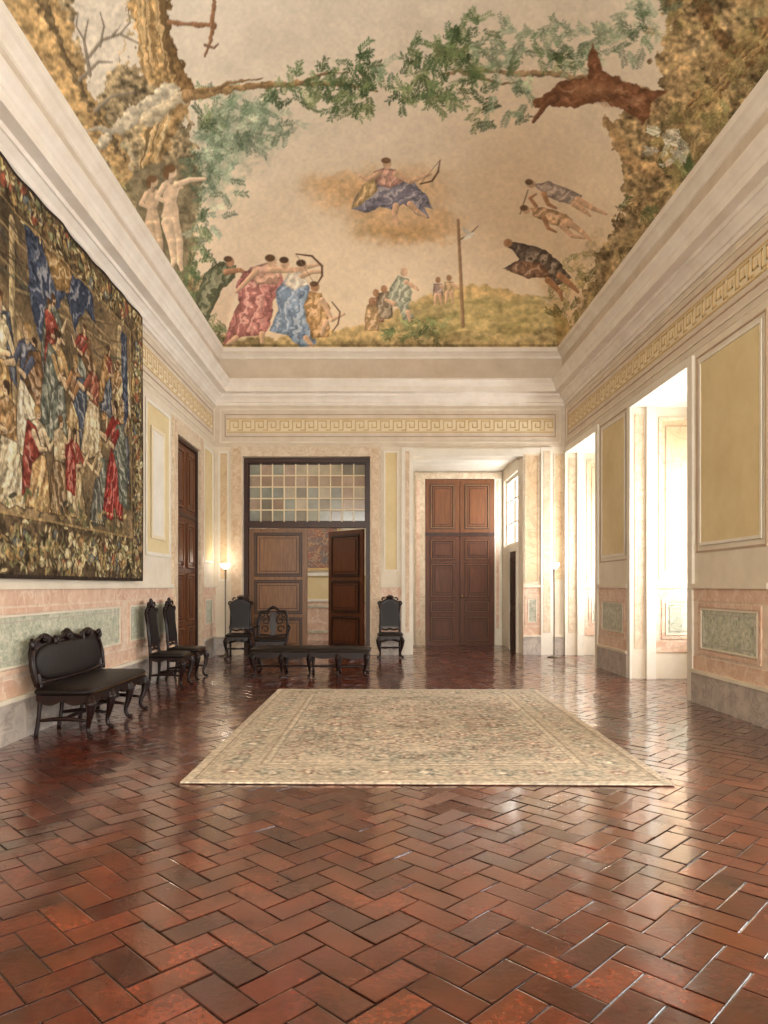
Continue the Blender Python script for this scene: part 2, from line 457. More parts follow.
# ------------------------------------------------------------------ front wall (behind the viewpoint)
b = B('wall_front')
b.box(XL - .5, XO + .3, YF - .3, YF, 0, 6.4, CREAM)
frieze(b, mF, XL, XR); dado(b, mF, XL, XR, [(-3, -.8), (1.4, 3.6)])
b.panel(mF, -3, -.9, 1.85, 4.1, OCHRE, WHITE); b.panel(mF, 1.5, 3.6, 1.85, 4.1, OCHRE, WHITE)
b.done()

def base(name, mp, segs):
    b = B(name)
    for a, c in segs:
        b.wb(mp, a, c, 0, .36, 0, .045, BASEM); b.wb(mp, a, c, .36, .40, 0, .06, CREAM)
    b.done()
base('baseboard_left', mL, [(YF, D0 - .24), (D1 + .24, YB - .06)])
base('baseboard_right', mR, [(YF, bays[0][0] - .13), (bays[0][1] + .13, bays[1][0] - .13), (bays[1][1] + .13, bays[2][0] - .13), (bays[2][1] + .13, bays[3][0] - .13)])
base('baseboard_back', mB, [(XL, -2.95), (.09, .52), (3.0, 3.36), (3.6, XR - .05)])

# ------------------------------------------------------------------ cornice
prof = [(.0, 5.08), (.03, 5.08), (.035, 5.13), (.06, 5.14), (.08, 5.19), (.13, 5.24), (.15, 5.245), (.16, 5.29), (.28, 5.30), (.285, 5.40), (.30, 5.41),
        (.32, 5.45), (.36, 5.49), (.37, 5.50), (.37, 5.54), (.12, 5.58), (.10, 5.60), (.10, 6.00), (.12, 6.01), (.13, 6.05), (.18, 6.10), (.22, 6.12), (.23, 6.2), (0, 6.21), ]
V = []
for p, z in prof:
    V += [(XL + p, YF + p, z), (XR - p, YF + p, z), (XR - p, YB - p, z), (XL + p, YB - p, z)]
b = B('trim_cornice')
for i in range(len(prof) - 1):
    vv = V[i * 4:i * 4 + 8]
    b.add(vv, [(k, (k + 1) % 4, (k + 1) % 4 + 4, k + 4) for k in range(4)], ATTIC if i in (16,) else CORN)
b.done()

# ------------------------------------------------------------------ raster painting helpers
def vnoise(H, W, cell, seed, octs=4):
    r = np.random.default_rng(seed); out = np.zeros((H, W)); amp = 1; tot = 0
    for o in range(octs):
        c = max(cell / 2 ** o, 1.5)
        gh, gw = int(H / c) + 3, int(W / c) + 3
        g = r.random((gh, gw))
        y = np.arange(H) / c; x = np.arange(W) / c
        yi = y.astype(int); xi = x.astype(int); fy = y - yi; fx = x - xi
        fy = fy * fy * (3 - 2 * fy); fx = fx * fx * (3 - 2 * fx)
        a = g[yi][:, xi]; bb = g[yi][:, xi + 1]; cc = g[yi + 1][:, xi]; d = g[yi + 1][:, xi + 1]
        v = (a * (1 - fx) + bb * fx) * (1 - fy[:, None]) + (cc * (1 - fx) + d * fx) * fy[:, None]
        out += amp * v; tot += amp; amp *= .55
    return out / tot

class Canvas:
    def __init__(s, x0, y0, x1, y1, res, bg, seed=1):
        s.x0, s.y0, s.res = x0, y0, res
        s.W = int((x1 - x0) * res) + 1; s.H = int((y1 - y0) * res) + 1
        s.a = np.zeros((s.H, s.W, 3)); s.a[:] = bg
        s.X, s.Y = np.meshgrid(x0 + np.arange(s.W) / res, y0 + np.arange(s.H) / res)
        s.nb = vnoise(s.H, s.W, 60, seed, 5); s.nf = vnoise(s.H, s.W, 9, seed + 1, 3)
        s.jx = (vnoise(s.H, s.W, 14, seed + 2, 3) - .5); s.jy = (vnoise(s.H, s.W, 14, seed + 3, 3) - .5)
    def sl(s, xa, ya, xb, yb):
        i0 = max(0, int((xa - s.x0) * s.res) - 1); i1 = min(s.W, int((xb - s.x0) * s.res) + 2)
        j0 = max(0, int((ya - s.y0) * s.res) - 1); j1 = min(s.H, int((yb - s.y0) * s.res) + 2)
        if i1 <= i0 or j1 <= j0: return None
        return (slice(j0, j1), slice(i0, i1))
    def put(s, k, m, col, var=.2):
        c = np.array(col, float)
        sh = 1 + var * ((s.nf[k] - .5) * 2.2 + (s.nb[k] - .5) * 1.2)
        s.a[k] = s.a[k] * (1 - m[..., None]) + (c * sh[..., None]) * m[..., None]
    def poly(s, pts, col, var=.2, jit=0, folds=None, al=1.0, edge=0.0):
        P = np.array(pts, float)
        k = s.sl(P[:, 0].min() - jit - edge, P[:, 1].min() - jit - edge, P[:, 0].max() + jit + edge, P[:, 1].max() + jit + edge)
        if k is None: return
        X = s.X[k] + jit * 2 * s.jx[k]; Y = s.Y[k] + jit * 2 * s.jy[k]
        ins = np.zeros(X.shape, bool); n = len(P); dm = np.full(X.shape, 1e9)
        for i in range(n):
            xa, ya = P[i]; xb, yb = P[(i + 1) % n]
            if folds or edge:
                L2 = (xb - xa) ** 2 + (yb - ya) ** 2 + 1e-12
                t = np.clip(((X - xa) * (xb - xa) + (Y - ya) * (yb - ya)) / L2, 0, 1)
                dm = np.minimum(dm, np.hypot(X - xa - t * (xb - xa), Y - ya - t * (yb - ya)))
            if ya == yb: continue
            c = ((Y > ya) != (Y > yb)) & (X < (xb - xa) * (Y - ya) / (yb - ya) + xa)
            ins ^= c
        if edge:
            m = np.where(ins, 1.0, np.clip(1 - dm / edge, 0, 1)) * al
        else:
            m = ins * al
        c = np.array(col, float)
        if folds:
            fr, ang, amp = folds
            t = (X * math.cos(ang) + Y * math.sin(ang)) * fr + 9 * s.jx[k] + 3 * s.nb[k]
            f = 1.06 + amp * np.sin(t) + .5 * amp * np.sin(2.3 * t + 1)
            wd = max(np.ptp(P[:, 0]), np.ptp(P[:, 1])) * .09
            f = f * (.80 + .20 * np.clip(dm / wd, 0, 1))
            sh = (1 + var * (s.nf[k] - .5) * 2) * f
            # painted highlights drift towards cream, as in tempera modelling
            hi = np.clip((f - 1.04) * 2.2, 0, .45)[..., None]
            cc = c * sh[..., None] * (1 - hi) + np.array((226., 212, 190)) * hi
            s.a[k] = s.a[k] * (1 - m[..., None]) + np.clip(cc, 5, 250) * m[..., None]
        else: s.put(k, m, col, var)
    def cap(s, p0, p1, r0, r1, col, var=.15, lit=.22, al=1.0, jit=0):
        x0, y0 = p0; x1, y1 = p1; R = max(r0, r1) + jit
        k = s.sl(min(x0, x1) - R, min(y0, y1) - R, max(x0, x1) + R, max(y0, y1) + R)
        if k is None: return
        X = s.X[k] + jit * 2 * s.jx[k]; Y = s.Y[k] + jit * 2 * s.jy[k]; dx, dy = x1 - x0, y1 - y0; L2 = dx * dx + dy * dy + 1e-9
        t = np.clip(((X - x0) * dx + (Y - y0) * dy) / L2, 0, 1)
        ex = X - x0 - t * dx; ey = Y - y0 - t * dy; d = np.hypot(ex, ey); r = r0 + (r1 - r0) * t
        m = np.clip((r - d) * s.res + .5, 0, 1) * al
        sh = 1 + lit * (-(ex + ey) / (r + 1e-6)) * .7
        sh = sh * (1 + var * ((s.nf[k] - .5) * 2))
        s.a[k] = s.a[k] * (1 - m[..., None]) + np.clip(np.array(col, float) * sh[..., None], 5, 252) * m[..., None]
    def path(s, pts, rs, col, **kw):
        for i in range(len(pts) - 1):
            s.cap(pts[i], pts[i + 1], rs[i], rs[i + 1], col, **kw)
    def ell(s, cx, cy, rx, ry, col, ang=0, var=.15, soft=.15, al=1.0, jit=0):
        R = max(rx, ry) * (1 + soft) + jit
        k = s.sl(cx - R, cy - R, cx + R, cy + R)
        if k is None: return
        X = s.X[k] - cx + jit * 2 * s.jx[k]; Y = s.Y[k] - cy + jit * 2 * s.jy[k]
        u = (X * math.cos(ang) + Y * math.sin(ang)) / rx; v = (-X * math.sin(ang) + Y * math.cos(ang)) / ry
        d = np.sqrt(u * u + v * v); m = np.clip((1 + soft - d) / (2 * soft + 1e-6), 0, 1) * al
        s.put(k, m, col, var)
    def leaves(s, cx, cy, rx, ry, cols, n, size, rg, core=True, al=.75):
        if core: s.ell(cx, cy, rx * .8, ry * .8, cols[0], var=.3, soft=.5, al=.45, jit=max(rx, ry) * .6)
        nt = max(4, n // 9)
        for _ in range(nt):
            a = rg.random() * 6.283; q = math.sqrt(rg.random()) * (1 + .3 * math.sin(3 * a + cx))
            x = cx + rx * q * math.cos(a); y = cy + ry * q * math.sin(a); ta = rg.random() * 6.283
            f0 = .78 + .42 * rg.random() - .12 * math.sin(a)
            c = cols[int(rg.integers(0, len(cols)))]
            for j in range(12):
                d = j * size * .32; sd = (1 if j % 2 else -1)
                w = size * (.32 + .32 * rg.random())
                px = x + d * math.cos(ta) + sd * w * .8 * math.cos(ta + 1.57); py = y + d * math.sin(ta) + sd * w * .8 * math.sin(ta + 1.57)
                f = f0 * (.88 + .24 * rg.random())
                s.ell(px, py, w, w * .42, tuple(v * f for v in c), ang=ta + sd * .8, var=.05, soft=.35, al=al)
    def lin(s, desat=0.0, gain=1.0):
        a = s.a
        if desat:
            g = a.mean(-1, keepdims=True) * np.array((1.03, 1.0, .95)); a = a * (1 - desat) + g * desat
        v = np.clip(a * gain, 0, 255) / 255
        return np.where(v <= .04045, v / 12.92, ((v + .055) / 1.055) ** 2.4)

def grid_mesh(name, P, C, mat, flip=False):
    H, W = P.shape[:2]
    idx = np.arange(H * W).reshape(H, W)
    q = np.stack([idx[:-1, :-1], idx[:-1, 1:], idx[1:, 1:], idx[1:, :-1]], -1).reshape(-1, 4)
    if flip: q = q[:, ::-1]
    me = bpy.data.meshes.new(name)
    me.vertices.add(H * W); me.vertices.foreach_set('co', P.reshape(-1).astype(np.float32))
    nf = len(q)
    me.loops.add(nf * 4); me.loops.foreach_set('vertex_index', q.reshape(-1).astype(np.int32))
    me.polygons.add(nf); me.polygons.foreach_set('loop_start', (np.arange(nf) * 4).astype(np.int32))
    me.polygons.foreach_set('use_smooth', np.ones(nf, bool))
    me.update(calc_edges=True); me.validate()
    at = me.color_attributes.new('Col', 'FLOAT_COLOR', 'POINT')
    rgba = np.ones((H * W, 4), np.float32); rgba[:, :3] = C.reshape(-1, 3)
    at.data.foreach_set('color', rgba.reshape(-1))
    me.materials.append(mat)
    ob = bpy.data.objects.new(name, me); scene.collection.objects.link(ob)
    return ob

# ------------------------------------------------------------------ CEILING FRESCO
# The painter's cartoon: units of 1/48.95 m on the end-wall plane, as set out from the standing eye of a visitor.
rg = np.random.default_rng(11)
c = Canvas(-130, -260, 900, 362, 2.0, (216, 198, 172), 5)
SKIN = (210, 172, 138); SKD = (178, 132, 98)
t = np.clip((c.Y - 0) / 340, 0, 1)[..., None]
c.a = np.array((222, 212, 194.)) * (1 - t) + np.array((234, 210, 175.)) * t
c.a *= (1 + .06 * (c.nb[..., None] - .5) * 2)
c.ell(300, 250, 130, 60, (238, 214, 182), soft=.8, al=.5, var=.03)
c.ell(520, 190, 80, 70, (234, 207, 173), soft=.8, al=.5, var=.03)
# left rock and tree mass
c.poly([(-130, -262), (132, -262), (134, 0), (128, 40), (118, 62), (150, 75), (188, 110), (196, 150), (204, 190), (196, 250), (204, 300), (226, 349), (226, 362), (-130, 362)], (164, 144, 108), var=.6, jit=14)
c.poly([(66, -262), (130, -262), (128, 30), (116, 62), (94, 108), (84, 60), (74, 30)], (210, 199, 180), var=.12, jit=8)
RK = [(188, 156, 106), (124, 108, 74), (100, 86, 60), (178, 164, 136), (138, 126, 94), (114, 120, 84), (196, 182, 152)]
for i in range(300):
    if i % 3: x = rg.uniform(-60, 185); y = x * 1.45 + rg.uniform(-60, 70)
    else: x = rg.uniform(-125, 70); y = rg.uniform(-250, 60)
    if 70 < x < 130 and y < 100: continue
    c.ell(x, y, rg.uniform(3, 15), rg.uniform(2, 8), RK[int(rg.integers(0, 7))], ang=rg.uniform(0.6, 1.4), soft=.6, al=.6, var=.4, jit=8)
c.path([(-20, -120), (20, -20), (50, 40), (74, 90), (112, 150), (150, 225), (185, 285)], [40, 34, 24, 16, 12, 10, 6], (178, 146, 98), jit=10, var=.5)
c.path([(34, -20), (60, 44), (86, 100), (124, 160)], [5, 4, 3, 2], (112, 94, 66), jit=6, var=.5)
for (q, w) in (([(86, 60), (102, 40), (120, 34), (140, 44)], 2.2), ([(80, 80), (98, 62), (112, 62)], 2.2), ([(90, 75), (84, 40), (88, 20)], 2), ([(96, 110), (112, 96), (134, 92)], 2.4), ([(100, 46), (104, 26), (100, 12)], 1.4), ([(112, 36), (122, 24)], 1.1), ([(84, 40), (76, 26), (78, 12)], 1.2), ([(120, 34), (130, 22), (128, 10)], 1.2)):
    c.path(q, [w * (1 - .6 * i / (len(q) - 1)) for i in range(len(q))], (138, 126, 108))
# main trunk
c.path([(146, -200), (146, -30), (150, 20), (158, 60), (176, 92), (162, 130), (150, 170)], [19, 19, 17, 19, 17, 16, 11], (180, 146, 96), jit=8, var=.5)
c.path([(162, -120), (162, -30), (166, 30), (178, 70), (190, 95)], [5, 5, 5, 6, 6], (126, 98, 62), jit=5, var=.5)
for i in range(26):
    x = 134 + rg.uniform(0, 30); c.path([(x, -40 + rg.uniform(-10, 10)), (x + 4, 25), (x + rg.uniform(6, 16), 70 + rg.uniform(-10, 20))], [1.0, 1.3, .6], [(108, 86, 56), (210, 180, 130), (140, 112, 72)][i % 3], jit=4, al=.7)
for i in range(16):
    x = 150 + rg.uniform(-8, 12); c.path([(x + 16, 88), (x + 6, 125), (x - 4, 160 + rg.uniform(-10, 20))], [1.0, 1.3, .6], [(108, 86, 56), (208, 184, 138)][i % 2], jit=4, al=.6)
c.path([(170, 95), (140, 112), (112, 132), (96, 150)], [11, 8, 5, 3], (188, 176, 150), jit=6, var=.35)
c.path([(150, 118), (176, 100), (200, 92)], [8, 6, 4], (198, 182, 150), jit=4, var=.3)
c.path([(112, 132), (100, 128), (84, 132)], [4, 2.4, 1], (170, 160, 138), jit=3)
c.path([(170, 22), (196, 25), (214, 24), (210, 40), (206, 56)], [3, 2.4, 2.6, 2, 1.2], (150, 110, 78), jit=2)
c.path([(212, 26), (214, 8), (212, -10)], [2.2, 2, 1.4], (150, 110, 78), jit=2)
c.path([(205, 45), (214, 48), (218, 44)], [1.6, 1.2, .8], (130, 98, 74))
c.poly([(122, 190), (140, 170), (160, 162), (184, 160), (204, 172), (196, 210), (190, 262), (184, 286), (166, 262), (148, 236), (130, 216)], (136, 122, 92), var=.35, jit=6)
c.ell(158, 215, 18, 34, (112, 100, 74), ang=-.25, soft=.6, al=.7)
GL = [(136, 156, 126), (156, 170, 140), (112, 134, 104), (174, 182, 152), (100, 122, 90)]
GD = [(86, 108, 68), (110, 128, 82), (68, 90, 56), (132, 144, 96)]
GO = [(144, 134, 86), (168, 150, 98), (112, 106, 68), (184, 164, 114)]
c.leaves(240, 128, 46, 38, GL, 640, 4.2, rg); c.leaves(218, 170, 22, 40, GL, 400, 3.8, rg)
c.leaves(208, 118, 18, 26, GD, 140, 3.8, rg, False); c.leaves(268, 112, 22, 14, GL, 130, 3.4, rg, False); c.leaves(230, 108, 26, 16, GL, 130, 3.4, rg, False)
c.leaves(206, 222, 10, 34, GL, 150, 3.8, rg, False); c.leaves(194, 284, 12, 22, GD, 140, 3.8, rg, False); c.leaves(202, 250, 8, 26, GD, 90, 3.6, rg, False)
c.leaves(60, 150, 22, 44, GO, 180, 3.8, rg, False); c.leaves(120, 200, 12, 26, GO, 110, 3.8, rg, False); c.leaves(150, 268, 18, 22, GO, 120, 3.8, rg, False)
# branches over the centre
c.path([(186, 96), (214, 92), (250, 86), (300, 84), (345, 84), (378, 92)], [5.5, 4.2, 3.6, 2.8, 1.8, 1.0], (154, 124, 84), jit=3, var=.4)
c.path([(214, 90), (232, 82), (262, 78)], [2.4, 1.5, .8], (140, 112, 78), jit=2)
c.path([(300, 84), (320, 74), (350, 72)], [2.0, 1.4, .7], (130, 106, 76), jit=2)
for (x, y, rx, ry, n) in ((345, 72, 28, 14, 150), (330, 94, 28, 14, 150), (366, 84, 15, 22, 120), (352, 108, 22, 9, 80), (300, 94, 16, 10, 60), (358, 58, 14, 9, 56), (312, 78, 14, 10, 50), (280, 92, 14, 7, 30)):
    c.leaves(x, y, rx, ry, GD, n, 4.4, rg, False, .85)
c.path([(440, 74), (480, 70), (520, 74), (560, 74), (610, 84), (672, 98)], [1.5, 2.0, 2.8, 3.2, 4.2, 5.5], (156, 132, 98), jit=3, var=.4)
c.path([(460, 72), (500, 84), (520, 82)], [1.6, 1.4, .8], (140, 118, 88), jit=2)
for (x, y, rx, ry, n, g) in ((428, 66, 26, 22, 280, GD), (452, 44, 24, 18, 250, GD), (414, 92, 20, 16, 150, GD), (440, 98, 24, 12, 140, GD), (466, 60, 16, 26, 170, GD), (470, 24, 16, 10, 80, GD), (480, 88, 12, 30, 120, GD),
                       (500, 46, 30, 18, 160, GL), (536, 38, 34, 14, 150, GL), (520, 92, 24, 14, 90, GL), (572, 50, 28, 14, 110, GL), (600, 36, 32, 14, 110, GL), (626, 44, 24, 18, 110, GL), (510, 66, 20, 12, 70, GL), (545, 62, 24, 8, 80, GD), (505, 118, 36, 8, 50, GL), (385, 70, 14, 6, 16, GL), (590, 60, 32, 8, 60, GL), (640, 20, 24, 14, 90, GL)):
    c.leaves(x, y, rx, ry, g, n, 4.4, rg, False, .8)
# right rock / forest mass
c.poly([(900, -262), (664, -262), (660, -10), (668, 30), (652, 60), (660, 90), (622, 116), (612, 128), (622, 168), (630, 196), (610, 226), (592, 262), (584, 300), (556, 349), (556, 362), (900, 362)], (166, 142, 102), var=.6, jit=12)
for i in range(480):
    if i % 3: u_ = rg.random(); x = 590 + u_ * 210 + rg.uniform(-10, 60); y = 310 - u_ * 250 + rg.uniform(-60, 40)
    else: x = rg.uniform(680, 890); y = rg.uniform(-250, 80)
    if x < 622 and 110 < y < 230: continue
    c.ell(x, y, rg.uniform(3, 15), rg.uniform(2, 8), [(194, 162, 112), (132, 112, 76), (104, 88, 60), (170, 152, 118), (140, 132, 94), (152, 120, 82), (198, 174, 130)][int(rg.integers(0, 7))], ang=rg.uniform(1.7, 2.5), soft=.6, al=.6, var=.4, jit=8)
c.path([(606, 122), (626, 156), (650, 172), (690, 150)], [5, 7, 8, 7], (182, 150, 106), jit=5, var=.4)
c.path([(768, 30), (730, 74), (690, 112), (660, 150)], [13, 10, 8, 5], (142, 112, 76), jit=6, var=.5)
c.path([(690, -140), (690, -40), (706, 20), (740, 60)], [9, 9, 7, 6], (124, 98, 66), jit=5, var=.5)
for i in range(14):
    o_ = rg.uniform(-8, 8); c.path([(768 + o_, 30), (730 + o_, 74), (690 + o_, 112)], [1, 1.3, .8], [(100, 78, 52), (192, 160, 110)][i % 2], jit=4, al=.6)
for i in range(40):
    u_ = rg.random(); x = 640 + u_ * 140 + rg.uniform(-30, 20); y = 230 - u_ * 190 + rg.uniform(-40, 30)
    c.leaves(x, y, rg.uniform(10, 24), rg.uniform(8, 18), [GO, GO, GD, [(182, 158, 112), (200, 174, 126), (130, 108, 74)]][int(rg.integers(0, 4))], 60, 4.0, rg, False)
c.leaves(668, 148, 18, 20, [(208, 208, 194), (190, 194, 176), (224, 220, 206)], 150, 3.6, rg, False, .9)
c.leaves(690, 20, 30, 24, GO, 140, 4.2, rg, False); c.leaves(655, 14, 18, 16, GL, 80, 4.2, rg, False)
# ground along the spring line
c.poly([(196, 330), (240, 340), (300, 338), (350, 328), (384, 322), (398, 306), (430, 294), (470, 286), (505, 288), (540, 300), (566, 318), (572, 362), (196, 362)], (210, 180, 122), var=.2, jit=5, edge=2)
c.poly([(400, 318), (440, 304), (490, 298), (540, 308), (560, 322), (550, 336), (440, 338)], (196, 178, 118), var=.2, jit=6, al=.7, edge=6)
c.poly([(216, 338), (300, 343), (400, 340), (470, 332), (560, 330), (564, 362), (216, 362)], (160, 138, 94), var=.4, jit=6, al=.7, edge=4)
for i in range(90):
    x = rg.uniform(400, 556); c.ell(x, rg.uniform(296, 340), rg.uniform(6, 18), rg.uniform(1.0, 2.4), [(168, 148, 92), (216, 192, 136), (144, 134, 84)][i % 3], ang=rg.uniform(-.3, .2), soft=.6, al=.45, jit=3)
c.leaves(412, 330, 28, 8, GD, 150, 3.2, rg); c.leaves(440, 336, 24, 6, GO, 80, 3, rg, False); c.leaves(560, 312, 14, 24, GO, 160, 3.4, rg, False); c.leaves(578, 280, 12, 26, GO, 140, 3.6, rg, False)
c.leaves(214, 326, 10, 16, GD, 90, 3.4, rg, False)
# clouds + huntress goddess
for (x, y, rx, ry) in ((328, 184, 22, 10), (345, 196, 34, 16), (372, 184, 26, 14), (400, 226, 44, 17), (438, 222, 24, 13), (424, 236, 30, 7), (372, 212, 20, 18), (412, 190, 34, 20)):
    c.ell(x, y, rx, ry, (216, 176, 126), soft=.5, al=.7, var=.15, jit=8)
c.ell(396, 232, 30, 8, (190, 148, 98), soft=.6, al=.6, jit=5); c.ell(366, 196, 20, 8, (194, 152, 104), soft=.6, al=.5, jit=5)
c.poly([(352, 208), (358, 192), (372, 184), (392, 178), (412, 182), (426, 196), (432, 208), (424, 206), (428, 218), (416, 214), (404, 204), (396, 210), (380, 206), (366, 212)], (136, 132, 146), folds=(.6, .9, .15), jit=2, edge=.8)
c.poly([(352, 208), (362, 186), (374, 178), (378, 190), (362, 204)], (196, 164, 112), folds=(.7, .3, .12), jit=1, edge=.8)
c.poly([(374, 172), (384, 168), (396, 170), (402, 182), (390, 188), (376, 184)], (194, 148, 130), folds=(.7, .5, .12), edge=.8)
c.path([(396, 206), (394, 216), (398, 223)], [3.4, 2.6, 1.8], SKIN); c.path([(410, 204), (418, 212), (426, 217)], [3.2, 2.4, 1.6], SKIN)
c.path([(396, 174), (410, 182), (430, 174)], [3, 2.4, 1.6], SKIN); c.path([(378, 174), (368, 180), (360, 176)], [2.8, 2.2, 1.6], SKIN)
c.ell(387, 164, 4.2, 5.2, SKIN); c.ell(386, 160.5, 4.8, 3.0, (122, 92, 66))
c.path([(420, 184), (432, 181), (438, 172), (440, 160)], [.7, 1.0, 1.0, .6], (110, 82, 58)); c.path([(420, 184), (440, 160)], [.3, .3], (140, 114, 90))
# archers on the left
c.poly([(196, 296), (204, 274), (220, 262), (236, 266), (236, 278), (222, 288), (214, 306), (208, 324), (198, 314)], (110, 114, 84), folds=(.55, .4, .15), jit=2, edge=.8)
c.path([(226, 272), (240, 270), (250, 276)], [3, 2.2, 1.4], SKD); c.ell(230, 262, 4.2, 4.8, SKD); c.ell(228, 259, 4.4, 3, (98, 74, 54))
c.poly([(244, 272), (262, 264), (280, 270), (284, 286), (272, 302), (270, 324), (264, 336), (242, 336), (224, 344), (230, 322), (240, 302), (236, 286)], (188, 122, 114), folds=(.5, .25, .16), jit=2, edge=.8)
c.poly([(250, 268), (270, 262), (282, 270), (278, 284), (256, 284)], (204, 158, 134), folds=(.6, 1.2, .12), edge=.8)
c.path([(272, 270), (296, 270), (320, 264)], [3.6, 2.6, 1.6], SKIN); c.path([(256, 272), (244, 284), (236, 292)], [3.4, 2.4, 1.6], SKIN); c.path([(262, 334), (262, 342)], [3, 2], SKIN); c.path([(236, 338), (228, 344)], [3, 2], SKIN)
c.ell(272, 262, 4.6, 5.4, SKIN); c.ell(270, 258, 5, 3.6, (104, 78, 54)); c.ell(285, 264, 4.4, 5, SKIN); c.ell(284, 260, 4.6, 3.2, (86, 66, 50))
c.poly([(276, 290), (286, 278), (304, 278), (310, 290), (306, 306), (312, 326), (316, 344), (300, 347), (288, 336), (270, 330), (278, 308)], (136, 156, 180), folds=(.55, .15, .16), jit=2, edge=.8)
c.poly([(288, 274), (302, 272), (308, 284), (294, 290), (284, 284)], (226, 212, 192), folds=(.7, .6, .1), edge=.8)
c.path([(302, 276), (312, 272), (322, 272)], [2.8, 2.2, 1.4], SKIN); c.path([(306, 338), (312, 346)], [2.8, 2], SKIN); c.ell(303, 267, 4.4, 5, SKIN); c.ell(301, 263, 4.8, 3.4, (86, 64, 48))
c.path([(296, 254), (312, 256), (322, 266), (322, 276), (316, 286)], [.6, 1.0, 1.1, 1.0, .6], (104, 76, 54)); c.path([(296, 254), (316, 286)], [.3, .3], (140, 114, 90))
c.poly([(304, 304), (310, 292), (322, 294), (330, 308), (328, 322), (330, 336), (312, 338), (308, 322)], (194, 150, 98), folds=(.55, .4, .15), jit=2, edge=.8)
c.ell(315, 287, 4.4, 4.8, SKD); c.ell(314, 284, 4.4, 2.8, (104, 78, 56)); c.path([(322, 300), (332, 320), (344, 314)], [2.8, 2, 1.3], SKIN); c.path([(326, 322), (322, 334)], [3, 2], SKIN)
c.path([(332, 302), (340, 312), (338, 324), (332, 332)], [.6, .8, .8, .5], (114, 86, 62))
for (x, y, k, col) in ((376, 296, 1, (168, 120, 92)), (384, 292, 1, (142, 124, 100)), (372, 304, .9, (188, 152, 108))):
    c.poly([(x - 5 * k, y + 2), (x + 4 * k, y), (x + 8 * k, y + 14), (x + 8 * k, y + 26), (x - 8 * k, y + 27), (x - 8 * k, y + 12)], col, folds=(.7, .4, .13), jit=1.5, edge=.7); c.ell(x, y - 3, 3.2, 3.8, SKD)
c.poly([(390, 288), (398, 276), (408, 280), (412, 292), (408, 306), (414, 318), (404, 320), (398, 306), (388, 302)], (168, 170, 146), folds=(.7, .5, .14), jit=1.5, edge=.7)
c.ell(404, 272, 3.6, 4.4, SKIN); c.path([(406, 282), (416, 288), (418, 290)], [2.4, 1.8, 1.2], SKIN); c.path([(394, 304), (386, 300)], [2.6, 1.6], SKIN); c.path([(408, 312), (410, 321)], [2.4, 1.4], SKIN)
for (x, y, col) in ((438, 284, (166, 138, 124)), (449, 282, (192, 160, 116))):
    c.poly([(x - 4, y), (x + 4, y), (x + 5, y + 12), (x - 5, y + 12)], col, folds=(.8, .2, .12), edge=.6); c.ell(x, y - 4, 2.6, 3.2, SKD); c.path([(x - 2, y + 11), (x - 3, y + 21)], [2, 1], SKIN); c.path([(x + 2, y + 11), (x + 4, y + 21)], [2, 1], SKIN); c.path([(x + 3, y + 2), (x + 9, y + 6)], [1.6, 1], SKIN)
c.cap((458, 220), (463, 326), 1.5, 1.9, (160, 126, 92)); c.path([(459, 240), (470, 234), (478, 226)], [.9, .7, .5], (140, 116, 88)); c.ell(469, 236, 6, 2.4, (226, 220, 206), ang=-.5); c.ell(466, 231, 5, 1.8, (200, 192, 178), ang=.7)
# figures on the right flank
c.poly([(534, 184), (548, 182), (566, 188), (582, 196), (580, 206), (562, 202), (546, 196)], (170, 152, 140), folds=(.6, .9, .14), jit=1.5, edge=.7)
c.path([(578, 200), (592, 208), (606, 214)], [3.6, 2.6, 1.4], SKIN); c.path([(574, 204), (586, 212), (590, 216)], [3.2, 2.4, 1.3], SKIN); c.ell(531, 184, 4.4, 4.0, SKIN); c.ell(529, 182, 4, 3, (120, 94, 70)); c.path([(544, 194), (548, 204), (556, 208)], [2.8, 2, 1.3], SKD); c.cap((528, 190), (520, 214), .6, .5, (120, 98, 74))
c.poly([(530, 208), (546, 208), (566, 214), (576, 224), (566, 230), (546, 222), (534, 216)], (194, 156, 118), folds=(.6, .9, .14), jit=1.5, edge=.7)
c.path([(568, 222), (582, 232), (590, 240)], [3.6, 2.6, 1.4], SKIN); c.path([(562, 226), (572, 236), (584, 238)], [3, 2.2, 1.3], SKIN); c.ell(526, 210, 4.2, 4.0, SKIN); c.ell(524, 208, 4, 3, (120, 94, 70)); c.path([(544, 218), (548, 228), (556, 232)], [2.6, 1.8, 1.1], SKD); c.path([(536, 206), (530, 198), (536, 194)], [2, 1.6, 1], SKD)
c.poly([(506, 242), (526, 244), (548, 252), (562, 264), (570, 278), (556, 286), (544, 276), (520, 274), (504, 268), (520, 260)], (112, 98, 88), folds=(.5, .8, .16), jit=2, edge=.7)
c.poly([(516, 262), (540, 262), (550, 276), (530, 278), (506, 270)], (150, 114, 90), folds=(.5, .8, .14), jit=2, edge=.7)
c.path([(560, 276), (570, 284), (578, 292)], [3.6, 2.6, 1.4], SKD); c.path([(548, 280), (560, 292), (562, 300)], [3.4, 2.4, 1.3], SKD); c.ell(508, 243, 4.4, 4.2, SKD)
